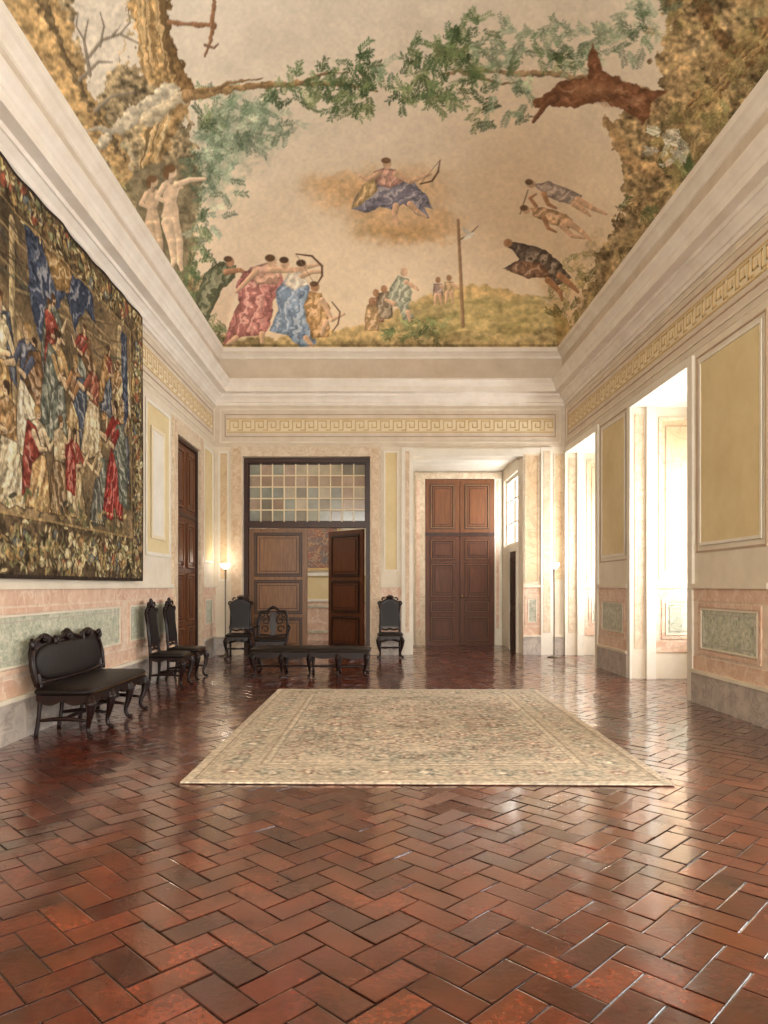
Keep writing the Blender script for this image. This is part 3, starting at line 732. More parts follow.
# bear
c.poly([(550, 92), (560, 82), (576, 78), (588, 80), (588, 60), (592, 44), (599, 54), (603, 72), (618, 78), (642, 88), (668, 92), (656, 98), (650, 104), (650, 114), (642, 124), (628, 112), (608, 102), (590, 102), (574, 108), (562, 106), (536, 106), (534, 100)], (144, 98, 68), folds=(.4, 1.3, .10), jit=3, edge=1)
c.path([(556, 98), (544, 106), (534, 122)], [4, 3, 2], (126, 86, 62), jit=2); c.ell(594, 90, 20, 6, (168, 122, 86), soft=.6, al=.6); c.ell(612, 98, 22, 5, (104, 70, 50), soft=.6, al=.6); c.ell(560, 95, 6, 4, (104, 72, 52), soft=.4, al=.7)
for i in range(80):
    x = rg.uniform(556, 656); y = 84 + (x - 556) * .12 + rg.uniform(0, 16); c.cap((x, y), (x + 4, y + 2.5), .5, .2, [(100, 68, 46), (176, 130, 92)][i % 2], al=.6)
def nude(ox, oy, k, sk):
    q = lambda x, y: (ox + x * k, oy + y * k)
    sh_ = tuple(v * .82 for v in sk)
    c.poly([q(-7, 12), q(-4, 9), q(6, 9), q(9, 14), q(7, 26), q(6, 32), q(9, 42), q(8, 56), q(-3, 57), q(-8, 46), q(-6, 34), q(-7, 24)], sk, var=.12, jit=1.5, edge=.8)
    c.ell(*q(5, 30), 3 * k, 14 * k, sh_, soft=.7, al=.5)
    c.path([q(4, 52), q(9, 72), q(10, 92), q(12, 100)], [6 * k, 4.4 * k, 3 * k, 1.6 * k], sk); c.path([q(-3, 52), q(2, 72), q(4, 90), q(2, 97)], [6 * k, 4.4 * k, 3 * k, 1.6 * k], sk)
    c.path([q(7, 13), q(20, 8), q(36, 7)], [3.4 * k, 2.6 * k, 1.6 * k], sk); c.path([q(-6, 14), q(-13, 26), q(-2, 32)], [3.4 * k, 2.6 * k, 1.7 * k], sk)
    c.cap(q(1, 10), q(1, 5), 2.6 * k, 2.4 * k, sh_); c.ell(*q(2, 0), 5 * k, 6 * k, sk); c.ell(*q(0, -3.5), 6 * k, 4.4 * k, (122, 90, 58)); c.ell(*q(-4, 2), 3 * k, 5 * k, (122, 90, 58))
nude(152, 182, .84, (206, 176, 142)); nude(170, 172, .98, (220, 190, 156))
c.a[(c.Y > 344) & (c.Y < 346.5)] *= .8
c.a *= (1 + .035 * (vnoise(c.H, c.W, 6, 123, 2)[..., None] - .5) * 2)

# vault surface
ZS, RISE, RUN = 6.2, 1.85, 2.7
x0, x1, yf, yb = XL + .23, XR - .23, YF + .23, YB - .23
def arc(n): return 1 - np.cos(np.linspace(0, math.pi / 2, n))
xs = np.concatenate([x0 + RUN * arc(300), np.linspace(x0 + RUN, x1 - RUN, 220)[1:-1], (x1 - RUN * arc(300))[::-1]])
ys = np.concatenate([yf + RUN * arc(24), np.linspace(yf + RUN, 5.2, 40)[1:-1], np.linspace(5.2, yb - RUN, 360), (yb - RUN * arc(380))[::-1][1:]])
Xg, Yg = np.meshgrid(xs, ys)
def prof_d(d):
    q = np.clip(1 - d / RUN, 0, 1); return np.sqrt(np.clip(1 - q ** 2.1, 0, 1))
gx = prof_d(np.minimum(Xg - x0, x1 - Xg)); gy = prof_d(np.minimum(Yg - yf, yb - Yg))
k_ = 14.0
gm = np.minimum(gx, gy)
sm = -np.log(np.exp(-k_ * gx) + np.exp(-k_ * gy)) / k_
w_ = np.clip(gm / .12, 0, 1)
g = gm * (1 - w_) + np.minimum(gm, np.maximum(sm, 0)) * w_
Zg = ZS + RISE * g
Yc = np.maximum(Yg, 4.8)
CX = 376 + 700 * Xg / Yc; CY = 586 - 700 * (Zg - CAMZ) / Yc
L_ = c.lin(.12, 1.05)
fx = np.clip((CX - c.x0) * c.res, 0, c.W - 1.01); fy = np.clip((CY - c.y0) * c.res, 0, c.H - 1.01)
i0 = fx.astype(int); j0 = fy.astype(int); fx = (fx - i0)[..., None]; fy = (fy - j0)[..., None]
C = (L_[j0, i0] * (1 - fx) + L_[j0, i0 + 1] * fx) * (1 - fy) + (L_[j0 + 1, i0] * (1 - fx) + L_[j0 + 1, i0 + 1] * fx) * fy
nz = vnoise(len(ys), len(xs), 40, 3, 5)
d = np.minimum(np.minimum(Xg - x0, x1 - Xg), Yg - yf)
wd = np.clip((1.7 + 2.2 * (nz - .5) * 2 - d) / .25, 0, 1)[..., None]
C2 = np.array(lin((220, 211, 195))) * (1 - wd) + np.array(lin((148, 134, 100))) * (.5 + nz[..., None]) * wd
w2 = np.clip((6.1 - Yg) / .8, 0, 1)[..., None]
C = C * (1 - w2) + C2 * w2
P = np.stack([Xg, Yg, Zg], -1)
FRESCO = attrmat('fresco_pigment', .92, .04, 14, bump=.04, spec=.15)
grid_mesh('ceiling', P, C, FRESCO, flip=True)

# ------------------------------------------------------------------ TAPESTRY
rg = np.random.default_rng(21)
TY0, TY1, TZ0, TZ1 = 4.1, 9.62, 1.46, 5.10
t_ = Canvas(TY0, -TZ1, TY1, -TZ0, 120, (104, 84, 58), 31)
t_.nf = vnoise(t_.H, t_.W, 7, 8, 3)
t_.a = np.array((128., 106, 76)) * (1 + .7 * (t_.nb[..., None] - .5) * 2)
S_ = lambda z: -z
DY = -.22
pal = [(206, 182, 138), (182, 142, 88), (82, 88, 98), (148, 66, 52), (112, 114, 98), (126, 92, 60), (212, 192, 152), (96, 92, 84), (172, 130, 80), (192, 160, 110)]
def blotch(n, ya, yb_, za, zb, cols, ra, rb):
    for _ in range(n):
        y = rg.uniform(ya, yb_); z = rg.uniform(za, zb); c0 = cols[int(rg.integers(0, len(cols)))]
        t_.ell(y, S_(z), rg.uniform(ra, rb), rg.uniform(ra, rb) * .5, c0, ang=rg.uniform(0, 3.1), var=.4, soft=.3, al=.8, jit=.03)
BL = [(84, 68, 50), (154, 126, 86), (70, 66, 62), (186, 160, 114), (108, 86, 60), (92, 92, 74)]
blotch(480, TY0, TY1, TZ0, TZ1, BL, .03, .08)
for y in (4.9, 6.15, 8.75):
    t_.cap((y, S_(2.2)), (y, S_(4.6)), .07, .06, (182, 158, 116), var=.4)
for i in range(40):
    t_.path([(4.7 + rg.uniform(0, 4.2), S_(rg.uniform(4.0, 4.6))) for _ in range(2)], [.015, .01], BL[i % 6], al=.6)
t_.poly([(6.4, -4.72), (7.9, -4.7), (8.0, -4.35), (7.7, -4.45), (7.5, -4.1), (7.2, -4.4), (6.9, -4.0), (6.65, -3.7), (6.5, -4.0)], (72, 80, 100), folds=(30, .5, .2), jit=.05)
t_.poly([(6.7, -4.7), (7.4, -4.72), (7.3, -4.45), (7.0, -4.35)], (160, 124, 76), folds=(36, .9, .2), jit=.03)
t_.poly([(4.5, -4.7), (5.7, -4.7), (5.4, -4.1), (4.8, -3.9), (4.5, -4.2)], (126, 58, 46), folds=(30, .5, .2), jit=.03)
INK = (58, 44, 34)
def tfig(y, zb, h, robe, top, ar=1):
    w = h * .17; kd = int(rg.integers(0, 4)); lean = rg.uniform(-.12, .12) * h
    X = lambda u, q: y + w * u * ar + lean * q
    Z = lambda q: S_(zb + h * q)
    m3 = pal[int(rg.integers(0, len(pal)))]; sk = (212, 180, 138)
    legs = kd == 1
    hem = 0.30 if legs else 0.0
    if legs:
        for u in (-.5, .6):
            t_.cap((X(u, .3), Z(.34)), (X(u * 1.5, 0), Z(.02)), h * .045, h * .03, INK, lit=0); t_.cap((X(u, .3), Z(.34)), (X(u * 1.5, 0), Z(.02)), h * .036, h * .022, sk)
            t_.ell(X(u * 1.5 + .25, 0), Z(.01), h * .04, h * .018, (120, 84, 56))
    rob = [(X(-.6, .62), Z(.62)), (X(.6, .62), Z(.60)), (X(1.0, .4), Z(.40)), (X(1.3, hem), Z(hem + .02)), (X(.4, hem), Z(hem - .02)), (X(-.3, hem), Z(hem + .02)), (X(-1.3, hem), Z(hem)), (X(-1.05, .4), Z(.38))]
    t_.poly(rob, INK, edge=.018, al=.8); t_.poly(rob, robe, folds=(44, rg.uniform(-.5, .5), .18), var=.4)
    tor = [(X(-.75, .8), Z(.80)), (X(-.2, .84), Z(.845)), (X(.3, .84), Z(.845)), (X(.8, .8), Z(.80)), (X(.65, .55), Z(.54)), (X(-.65, .55), Z(.53))]
    t_.poly(tor, INK, edge=.016, al=.8); t_.poly(tor, top, folds=(52, 1.0, .16), var=.4)
    if kd != 2:
        man = [(X(-.9, .8), Z(.82)), (X(-.1, .8), Z(.78)), (X(.5, .6), Z(.56)), (X(-.5, .4), Z(.42)), (X(-.8, .2), Z(.16)), (X(-1.7, .1), Z(.10)), (X(-1.5, .45), Z(.45))]
        t_.poly(man, INK, edge=.016, al=.8); t_.poly(man, m3, folds=(46, -.7, .18), var=.4)
    # woven brocade trim
    for i in range(7):
        t_.ell(X(-1.1 + i * .36, hem), Z(hem + .03), h * .012, h * .01, (206, 176, 116), var=.2)
    ups = rg.uniform(-.12, .14)
    for (A, r_) in (([(X(.7, .76), Z(.76)), (X(1.35, .6), Z(.62)), (X(2.0, .68), Z(.68 + ups))], 1), ([(X(-.3, .74), Z(.72)), (X(.3, .6), Z(.58)), (X(.9, .6), Z(.60))], .9)):
        t_.path(A, [h * .042 * r_, h * .034 * r_, h * .024], INK, lit=0, al=.8)
        t_.path(A[:2], [h * .038 * r_, h * .03 * r_], top); t_.path(A[1:], [h * .028 * r_, h * .018], sk); t_.ell(A[2][0], A[2][1], h * .022, h * .018, sk)
    hx, hz = X(.12, .92), Z(.915)
    t_.cap((X(.05, .85), Z(.84)), (hx, hz), h * .026, h * .022, sk)
    t_.ell(hx, hz, h * .054, h * .064, INK, al=.8); t_.ell(hx, hz, h * .046, h * .058, sk, var=.1)
    hair = [(102, 72, 46), (70, 52, 38), (160, 126, 80)][int(rg.integers(0, 3))]
    t_.ell(hx - .012 * ar * h, hz - h * .032, h * .052, h * .034, hair, var=.3); t_.ell(hx - h * .036 * ar, hz + h * .005, h * .02, h * .04, hair, var=.3)
    t_.ell(hx + h * .018 * ar, hz - h * .004, h * .007, h * .005, INK); t_.ell(hx + h * .03 * ar, hz + h * .01, h * .006, h * .012, (176, 140, 104)); t_.ell(hx + h * .018 * ar, hz + h * .028, h * .012, h * .005, (140, 76, 62))
    if kd == 1: t_.ell(hx + h * .01 * ar, hz + h * .042, h * .028, h * .022, hair, var=.3)
for i in range(22): tfig(rg.uniform(4.6, 8.9), rg.uniform(2.85, 3.6), .86, pal[int(rg.integers(0, 10))], pal[int(rg.integers(0, 10))], int(rg.choice([-1, 1])))
for (y, zb, h, r, tp, ar) in ((6.15, 2.7, 1.2, (182, 142, 88), (206, 186, 146), 1), (6.7, 2.6, 1.25, (210, 192, 158), (86, 90, 104), -1), (7.2, 2.8, 1.2, (112, 114, 98), (182, 146, 96), 1), (7.65, 2.7, 1.2, (192, 156, 104), (172, 124, 80), -1), (8.1, 2.85, 1.15, (204, 178, 136), (150, 84, 62), -1),
                             (5.2, 2.3, 1.5, (142, 64, 50), (202, 180, 140), 1), (4.8, 2.2, 1.4, (80, 86, 96), (180, 146, 96), -1), (9.02, 2.7, 1.15, (88, 92, 96), (160, 130, 88), -1),
                             (6.4, 2.1, 1.1, (206, 186, 148), (166, 128, 82), -1), (6.85, 2.12, 1.0, (176, 138, 90), (206, 182, 142), 1), (7.25, 2.1, 1.05, (126, 98, 64), (198, 172, 128), 1), (5.8, 2.1, 1.1, (92, 96, 100), (192, 162, 114), 1), (7.75, 2.12, .98, (184, 156, 112), (148, 66, 52), 1), (8.25, 2.1, 1.0, (100, 98, 86), (180, 154, 112), -1),
                             (8.75, 2.22, 1.5, (152, 50, 42), (146, 48, 40), -1)):
    tfig(y + DY, zb, h, r, tp, ar)
t_.poly([(7.4 + DY, -2.85), (7.6 + DY, -2.95), (7.72 + DY, -2.6), (7.68 + DY, -2.35), (7.45 + DY, -2.4)], (148, 56, 44), folds=(44, .3, .2), jit=.03)
t_.poly([(9.0 + DY, -4.6), (9.2 + DY, -4.6), (9.22 + DY, -3.6), (9.12 + DY, -3.4), (9.04 + DY, -4.0)], (78, 86, 104), folds=(44, .1, .2), jit=.03)
for i in range(90):
    y = rg.uniform(4.7, 9.0); z = rg.uniform(2.06, 2.3); t_.ell(y, S_(z), rg.uniform(.03, .08), rg.uniform(.012, .03), [(122, 120, 80), (160, 134, 86), (86, 78, 58), (186, 162, 112)][i % 4], ang=rg.uniform(-1.4, 1.4), var=.3)
def border(ya, yb_, za, zb, n):
    t_.poly([(ya, S_(za)), (yb_, S_(za)), (yb_, S_(zb)), (ya, S_(zb))], (96, 78, 56), var=.5)
    hor = (yb_ - ya) > (zb - za)
    for i in range(n):
        q = (i + .5) / n
        y = ya + (yb_ - ya) * (q if hor else rg.uniform(.2, .8)); z = za + (zb - za) * (rg.uniform(.2, .8) if hor else q)
        c0 = [(204, 178, 130), (156, 88, 64), (186, 150, 94), (128, 128, 90), (214, 192, 148), (104, 108, 104), (146, 114, 76)][int(rg.integers(0, 7))]
        r = rg.uniform(.035, .08)
        t_.ell(y, S_(z), r * 1.15, r * .9, INK, ang=0, var=.2, soft=.2, al=.7)
        t_.ell(y, S_(z), r, r * .75, c0, ang=rg.uniform(0, 3), var=.4, jit=.02)
        t_.ell(y - r * .25, S_(z + r * .2), r * .4, r * .3, tuple(min(240, int(v * 1.2)) for v in c0), var=.2, soft=.4)
        for k in range(6):
            t_.ell(y + rg.uniform(-.16, .16), S_(z + rg.uniform(-.16, .16)), .042, .014, [(132, 126, 84), (160, 132, 84), (200, 180, 134)][k % 3], ang=rg.uniform(0, 3), var=.3)
border(TY0, TY1, TZ0, 2.02, 130); border(TY0, TY1, 4.74, TZ1, 80); border(9.14, TY1, TZ0, TZ1, 70); border(TY0, 4.6, TZ0, TZ1, 34)
for (ya, yb_, za, zb) in ((4.6, 9.14, 2.02, 2.045), (4.6, 9.14, 4.72, 4.74), (9.12, 9.145, 2.02, 4.74)):
    t_.poly([(ya, S_(za)), (yb_, S_(za)), (yb_, S_(zb)), (ya, S_(zb))], (160, 132, 88), var=.3)
e_ = (t_.X - TY0 < .04) | (TY1 - t_.X < .04) | (-t_.Y - TZ0 < .04) | (TZ1 + t_.Y < .04)
t_.a[e_] = np.array((62, 50, 42.))
t_.a *= (1 + .25 * (vnoise(t_.H, t_.W, 4, 77, 2)[..., None] - .5) * 2)
t_.a = np.clip(t_.a, 14, 235)
Yt, Zt = t_.X, -t_.Y
bul = .012 * np.sin(Yt * 5.5 + 1) * (.4 + .6 * (TZ1 - Zt) / 3.6) + .008 * np.sin(Yt * 11 + Zt)
Zt2 = Zt - .02 * np.abs(np.sin(Yt * 2.2)) * np.clip((Zt - 4.6) / .5, 0, 1)
P = np.stack([XL + .085 + bul, Yt, Zt2], -1)
ob = grid_mesh('tapestry', P, t_.lin(.10, .86), attrmat('wool_tapestry', .95, .10, 60, bump=.2, spec=.1), flip=False)
so = ob.modifiers.new('thick', 'SOLIDIFY'); so.thickness = .012; so.offset = 0

# ------------------------------------------------------------------ RUG
rg = np.random.default_rng(5)
RW, RL = 3.47, 4.47
r_ = Canvas(-RW / 2, -RL / 2, RW / 2, RL / 2, 120, (190, 178, 146), 41)
r_.nf = vnoise(r_.H, r_.W, 4, 8, 2)
r_.a = np.array((198., 183, 163)) * (1 + .10 * (r_.nb[..., None] - .5) * 2)
CR = [(174, 149, 132), (162, 155, 139), (170, 156, 138), (211, 199, 181), (162, 139, 122)]
def rrect(hx, hy, w, col):
    m = (np.abs(r_.X) < hx) & (np.abs(r_.Y) < hy) & ~((np.abs(r_.X) < hx - w) & (np.abs(r_.Y) < hy - w)); r_.a[m] = col
def band(hx0, hy0, hx1, hy1, col, al=.6):
    m = (np.abs(r_.X) < hx0) & (np.abs(r_.Y) < hy0) & ~((np.abs(r_.X) < hx1) & (np.abs(r_.Y) < hy1)); r_.a[m] = r_.a[m] * (1 - al) + np.array(col) * al
band(RW / 2 - .07, RL / 2 - .07, RW / 2 - .5, RL / 2 - .5, (190, 175, 154), .7)
def rosette(x, y, r, c0, c1):
    for k in range(6):
        a = k * math.pi / 3
        r_.ell(x + r * .6 * math.cos(a), y + r * .6 * math.sin(a), r * .38, r * .24, c0, ang=a, var=.3)
    r_.ell(x, y, r * .32, r * .32, c1, var=.2)
def sym(fn):
    for sx in (1, -1):
        for sy in (1, -1): fn(sx, sy)
def scroll(x, y, r, a0, col, turns=1.3, w=.013, sx=1, sy=1):
    pts = []
    for i in range(16):
        q = i / 15; a = a0 + q * turns * 2 * math.pi; rr = r * (1 - .8 * q)
        pts.append((sx * (x + rr * math.cos(a)), sy * (y + rr * math.sin(a))))
    r_.path(pts, [w * (1.2 - .5 * i / 15) for i in range(16)], col, lit=0, var=.3)
for i in range(14):
    y = -RL / 2 + .3 + i * (RL - .6) / 13
    for sx in (1, -1):
        rosette(sx * (RW / 2 - .285), y, .12 if i % 2 else .08, CR[i % 2], CR[3]); scroll(RW / 2 - .285, y + .14, .1, 0, CR[2 - (i % 2)], 1.1, .010, sx, 1)
for i in range(11):
    x = -RW / 2 + .3 + i * (RW - .6) / 10
    for sy in (1, -1):
        rosette(x, sy * (RL / 2 - .285), .12 if i % 2 else .08, CR[i % 2], CR[3]); scroll(x + .14, RL / 2 - .285, .1, 1, CR[2 - (i % 2)], 1.1, .010, 1, sy)
for hx, w, col in ((.07, .02, (168, 149, 130)), (.10, .012, (173, 162, 144)), (.47, .014, (168, 150, 130)), (.50, .02, (208, 196, 174)), (.54, .012, (164, 153, 136))):
    rrect(RW / 2 - hx, RL / 2 - hx, w, col)
items = [(rg.uniform(0.05, RW / 2 - .62), rg.uniform(.05, RL / 2 - .62), rg.uniform(.06, .17), rg.uniform(0, 6), int(rg.integers(0, 5)), rg.random()) for _ in range(110)]
for (x, y, r, a, k, q) in items:
    def f(sx, sy):
        if q < .6: scroll(x, y, r, a, CR[[0, 1, 2, 4, 1][k]], 1.1, .010, sx, sy)
        else: rosette(sx * x, sy * y, r * .62, CR[[0, 1, 4, 0, 1][k]], CR[3])
        for j in range(3):
            r_.ell(sx * (x + r * math.cos(a + j * 2)), sy * (y + r * math.sin(a + j * 2)), .035, .014, CR[(k + j) % 3], ang=sx * sy * (a + j), var=.2)
    sym(f)
r_.ell(0, 0, .55, .75, (190, 175, 154), al=.6, soft=.05)
for k in range(16):
    a = k * math.pi / 8
    rosette(.5 * math.cos(a), .7 * math.sin(a), .08, CR[k % 2], CR[3])
    rosette(.24 * math.cos(a), .34 * math.sin(a), .06, CR[4], CR[1])
rosette(0, 0, .16, CR[0], CR[3])
r_.a *= (1 + .20 * (vnoise(r_.H, r_.W, 3, 79, 2)[..., None] - .5) * 2)
P = np.stack([r_.X, r_.Y, .016 + .002 * r_.nb], -1)
ob = grid_mesh('rug', P, r_.lin(), attrmat('wool_rug', 1.0, .12, 90, bump=.4, spec=.05))
ob.location = (.388, 7.15, 0); ob.rotation_euler = (0, 0, -.0157)
so = ob.modifiers.new('thick', 'SOLIDIFY'); so.thickness = .012; so.offset = -1

# ------------------------------------------------------------------ FLOOR herringbone bricks
Wb = .138; Lb = .276; gap = .004
V = []; F = []; Cc = []
rnd = random.Random(4)
c45 = math.cos(math.pi / 4)
pal_f = [(90, 37, 21), (96, 41, 23), (82, 33, 20), (102, 45, 26), (76, 30, 19), (92, 37, 22), (71, 28, 18), (106, 48, 28)]
XA, XB2, YA0, YB0 = -3.85, 5.05, -5.1, 18.1
GR = lin((32, 16, 12))
for ix in range(-150, 220):
    for iy in range(-150, 220):
        k = (ix - iy) % 4
        if k == 0: w, h = Lb, Wb
        elif k == 3: w, h = Wb, Lb
        else: continue
        gx0, gy0 = ix * Wb, iy * Wb
        mx, my = gx0 + w / 2, gy0 + h / 2
        X = (mx - my) * c45; Y = (mx + my) * c45
        if not (XA < X < XB2 and YA0 < Y < YB0): continue
        tx, ty = rnd.gauss(0, .009), rnd.gauss(0, .009); hz = rnd.gauss(0, .0004)
        col = lin(pal_f[rnd.randrange(8)]); s = rnd.uniform(.88, 1.12); col = [min(1, v * s) for v in col]
        o = len(V)
        hw, hh = w / 2 - gap / 2, h / 2 - gap / 2
        jit = [(rnd.uniform(-.0015, .0015), rnd.uniform(-.0015, .0015)) for _ in range(4)]
        cor = [(-1, -1), (1, -1), (1, 1), (-1, 1)]
        for ring in range(3):
            ins = (0, .001, .006)[ring]; dz = (-.010, -.0010, 0)[ring]
            for q, (a, c0) in enumerate(cor):
                lx = a * (hw - ins) + jit[q][0]; ly = c0 * (hh - ins) + jit[q][1]
                gx_, gy_ = mx + lx, my + ly
                V.append(((gx_ - gy_) * c45, (gx_ + gy_) * c45, dz + (0 if ring == 0 else hz + lx * tx + ly * ty)))
                Cc.append(GR if ring == 0 else ([v * .35 for v in col] if ring == 1 else col))
        for r0 in (0, 4):
            for q in range(4):
                F.append((o + r0 + q, o + r0 + (q + 1) % 4, o + r0 + 4 + (q + 1) % 4, o + r0 + 4 + q))
        F.append((o + 8, o + 9, o + 10, o + 11))
o = len(V)
V += [(XA - .1, YA0 - .1, -.005), (XB2 + .2, YA0 - .1, -.005), (XB2 + .2, YB0 + .2, -.005), (XA - .1, YB0 + .2, -.005)]; Cc += [GR] * 4
F.append((o, o + 1, o + 2, o + 3))
me = bpy.data.meshes.new('floor'); me.from_pydata(V, [], F)
at = me.color_attributes.new('Col', 'FLOAT_COLOR', 'POINT')
at.data.foreach_set('color', np.array([[*q, 1] for q in Cc], np.float32).reshape(-1))
me.materials.append(attrmat('waxed_terracotta', .25, .40, 40, bump=.18, spec=.6, rvar=.08, amt2=.42, ns2=5, coat=.85))
ob = bpy.data.objects.new('floor', me); scene.collection.objects.link(ob)

# ------------------------------------------------------------------ FURNITURE
def back_outline(w, z0, z1, crest, scal=.018, waist=.03, n=33, lobes=5):
    pts = []
    for i in range(9):
        q = i / 8; z = z0 + (z1 - z0) * q
        pts.append((-(w - waist * math.sin(math.pi * q)), z))
    for i in range(1, n):
        x = -w + 2 * w * i / n; q = x / w
        z = z1 + crest * (math.cos(q * math.pi / 2) ** .8) + scal * abs(math.sin(lobes * math.pi * (q + 1) / 2)) + (.03 * math.exp(-(q / .22) ** 2))
        pts.append((x, z))
    for i in range(9):
        q = 1 - i / 8; z = z0 + (z1 - z0) * q
        pts.append(((w - waist * math.sin(math.pi * q)), z))
    return pts

def cab(b, x, y, sx, sy, h, k=1.0):
    b.tube([(x, y, h), (x + sx * .02, y + sy * .025, h * .82), (x + sx * .012, y + sy * .015, h * .55), (x - sx * .018, y - sy * .015, h * .25), (x - sx * .002, y, h * .08), (x + sx * .03, y + sy * .03, .014)],
           [.036 * k, .042 * k, .028 * k, .018 * k, .018 * k, .014 * k], FURN, 10, 5)
    b.cushion(x + sx * .026, y + sy * .026, .018, .03 * k, .03 * k, .018, FURN, 1, 1, 12, 6)
    b.cushion(x + sx * .02, y + sy * .025, h * .84, .046 * k, .046 * k, .04, FURN, 1, 1, 12, 8)

def apron(b, x0, x1, y, zt, d, lob, axis='x', mat=None):
    n = 24; top = []; bot = []
    for i in range(n + 1):
        q = i / n; u = x0 + (x1 - x0) * q
        top.append((u, zt)); bot.append((u, zt - d * (.55 + .45 * abs(math.sin(lob * math.pi * q)))))
    out = top + bot[::-1]
    if axis == 'x': b.prism(out, y - .012, y + .012, FURN)
    else:
        b.prism(out, -.012, .012, FURN, fn=lambda p: (y + p[1], p[0], p[2]))

def chair(name, loc, rot):
    b = B(name); H = .45
    sh = lambda p: (p[0], p[1] + (p[2] - .45) * .11 + .20, p[2])
    for sx in (-1, 1):
        cab(b, sx * .215, -.225, sx, -1, H - .05)
        b.tube([(sx * .20, .235, 0), (sx * .195, .205, .2), (sx * .195, .205, .45), (sx * .19, .232, .75), (sx * .185, .272, 1.08)], [.019, .02, .024, .02, .018], FURN, 8)
        b.tube([(sx * .21, -.20, .17), (sx * .20, 0, .19), (sx * .197, .205, .17)], [.014, .022, .014], FURN, 8)
    b.tube([(-.2, 0, .18), (-.1, 0, .18), (0, 0, .18), (.1, 0, .18), (.2, 0, .18)], [.012, .022, .014, .022, .012], FURN, 8)
    b.tube([(-.2, -.16, .30), (-.1, -.17, .335), (0, -.175, .36), (.1, -.17, .335), (.2, -.16, .30)], [.012, .02, .028, .02, .012], FURN, 8)
    apron(b, -.22, .22, -.235, .42, .075, 3); apron(b, -.22, .2, -.218, .42, .06, 2, 'y'); apron(b, -.22, .2, .218, .42, .06, 2, 'y')
    b.cushion(0, -.01, .445, .255, .25, .038, LEATH)
    fr = back_outline(.215, .56, 1.02, .10)
    b.prism(fr, -.008, .02, FURN, sh)
    inn = [(x * .84, .60 + (z - .56) * .86) for x, z in fr]
    b.prism(inn, -.028, -.004, LEATH, sh)
    b.tube([sh((x, -.012, z)) for x, z in fr[::2]], .014, FURN, 8, 3)
    for k in range(-3, 4):
        a = k * .38
        b.tube([sh((0, -.02, 1.13)), sh((.05 * math.sin(a), -.03, 1.13 + .05 * math.cos(a))), sh((.085 * math.sin(a), -.02, 1.14 + .085 * math.cos(a)))], [.008, .013, .010], FURN, 6, 3)
    for sx in (-1, 1):
        b.tube([sh((sx * .20, -.01, 1.00)), sh((sx * .235, -.02, 1.05)), sh((sx * .21, -.025, 1.09)), sh((sx * .17, -.02, 1.07)), sh((sx * .185, -.02, 1.04))], [.012, .016, .015, .012, .010], FURN, 8)
        b.tube([sh((sx * .10, -.02, 1.15)), sh((sx * .13, -.025, 1.17)), sh((sx * .16, -.02, 1.13)), sh((sx * .13, -.02, 1.11))], [.010, .013, .012, .008], FURN, 8)
    b.tube([sh((-.19, 0, .55)), sh((-.08, 0, .52)), sh((0, 0, .54)), sh((.08, 0, .52)), sh((.19, 0, .55))], [.014, .018, .02, .018, .014], FURN, 8)
    for i in range(13):
        x = -.24 + .04 * i
        b.cushion(x, -.262, .44, .006, .004, .006, BRASS, 1, 1, 6, 4)
    return b.done(loc, rot)

chair('carved_side_chair', (-2.885, 9.78, 0), math.pi / 2)
chair('carved_side_chair', (-2.885, 10.62, 0), math.pi / 2 - .04)
chair('carved_side_chair', (-2.66, 13.62, 0), .08)
chair('carved_side_chair', (.28, 13.88, 0), 0)

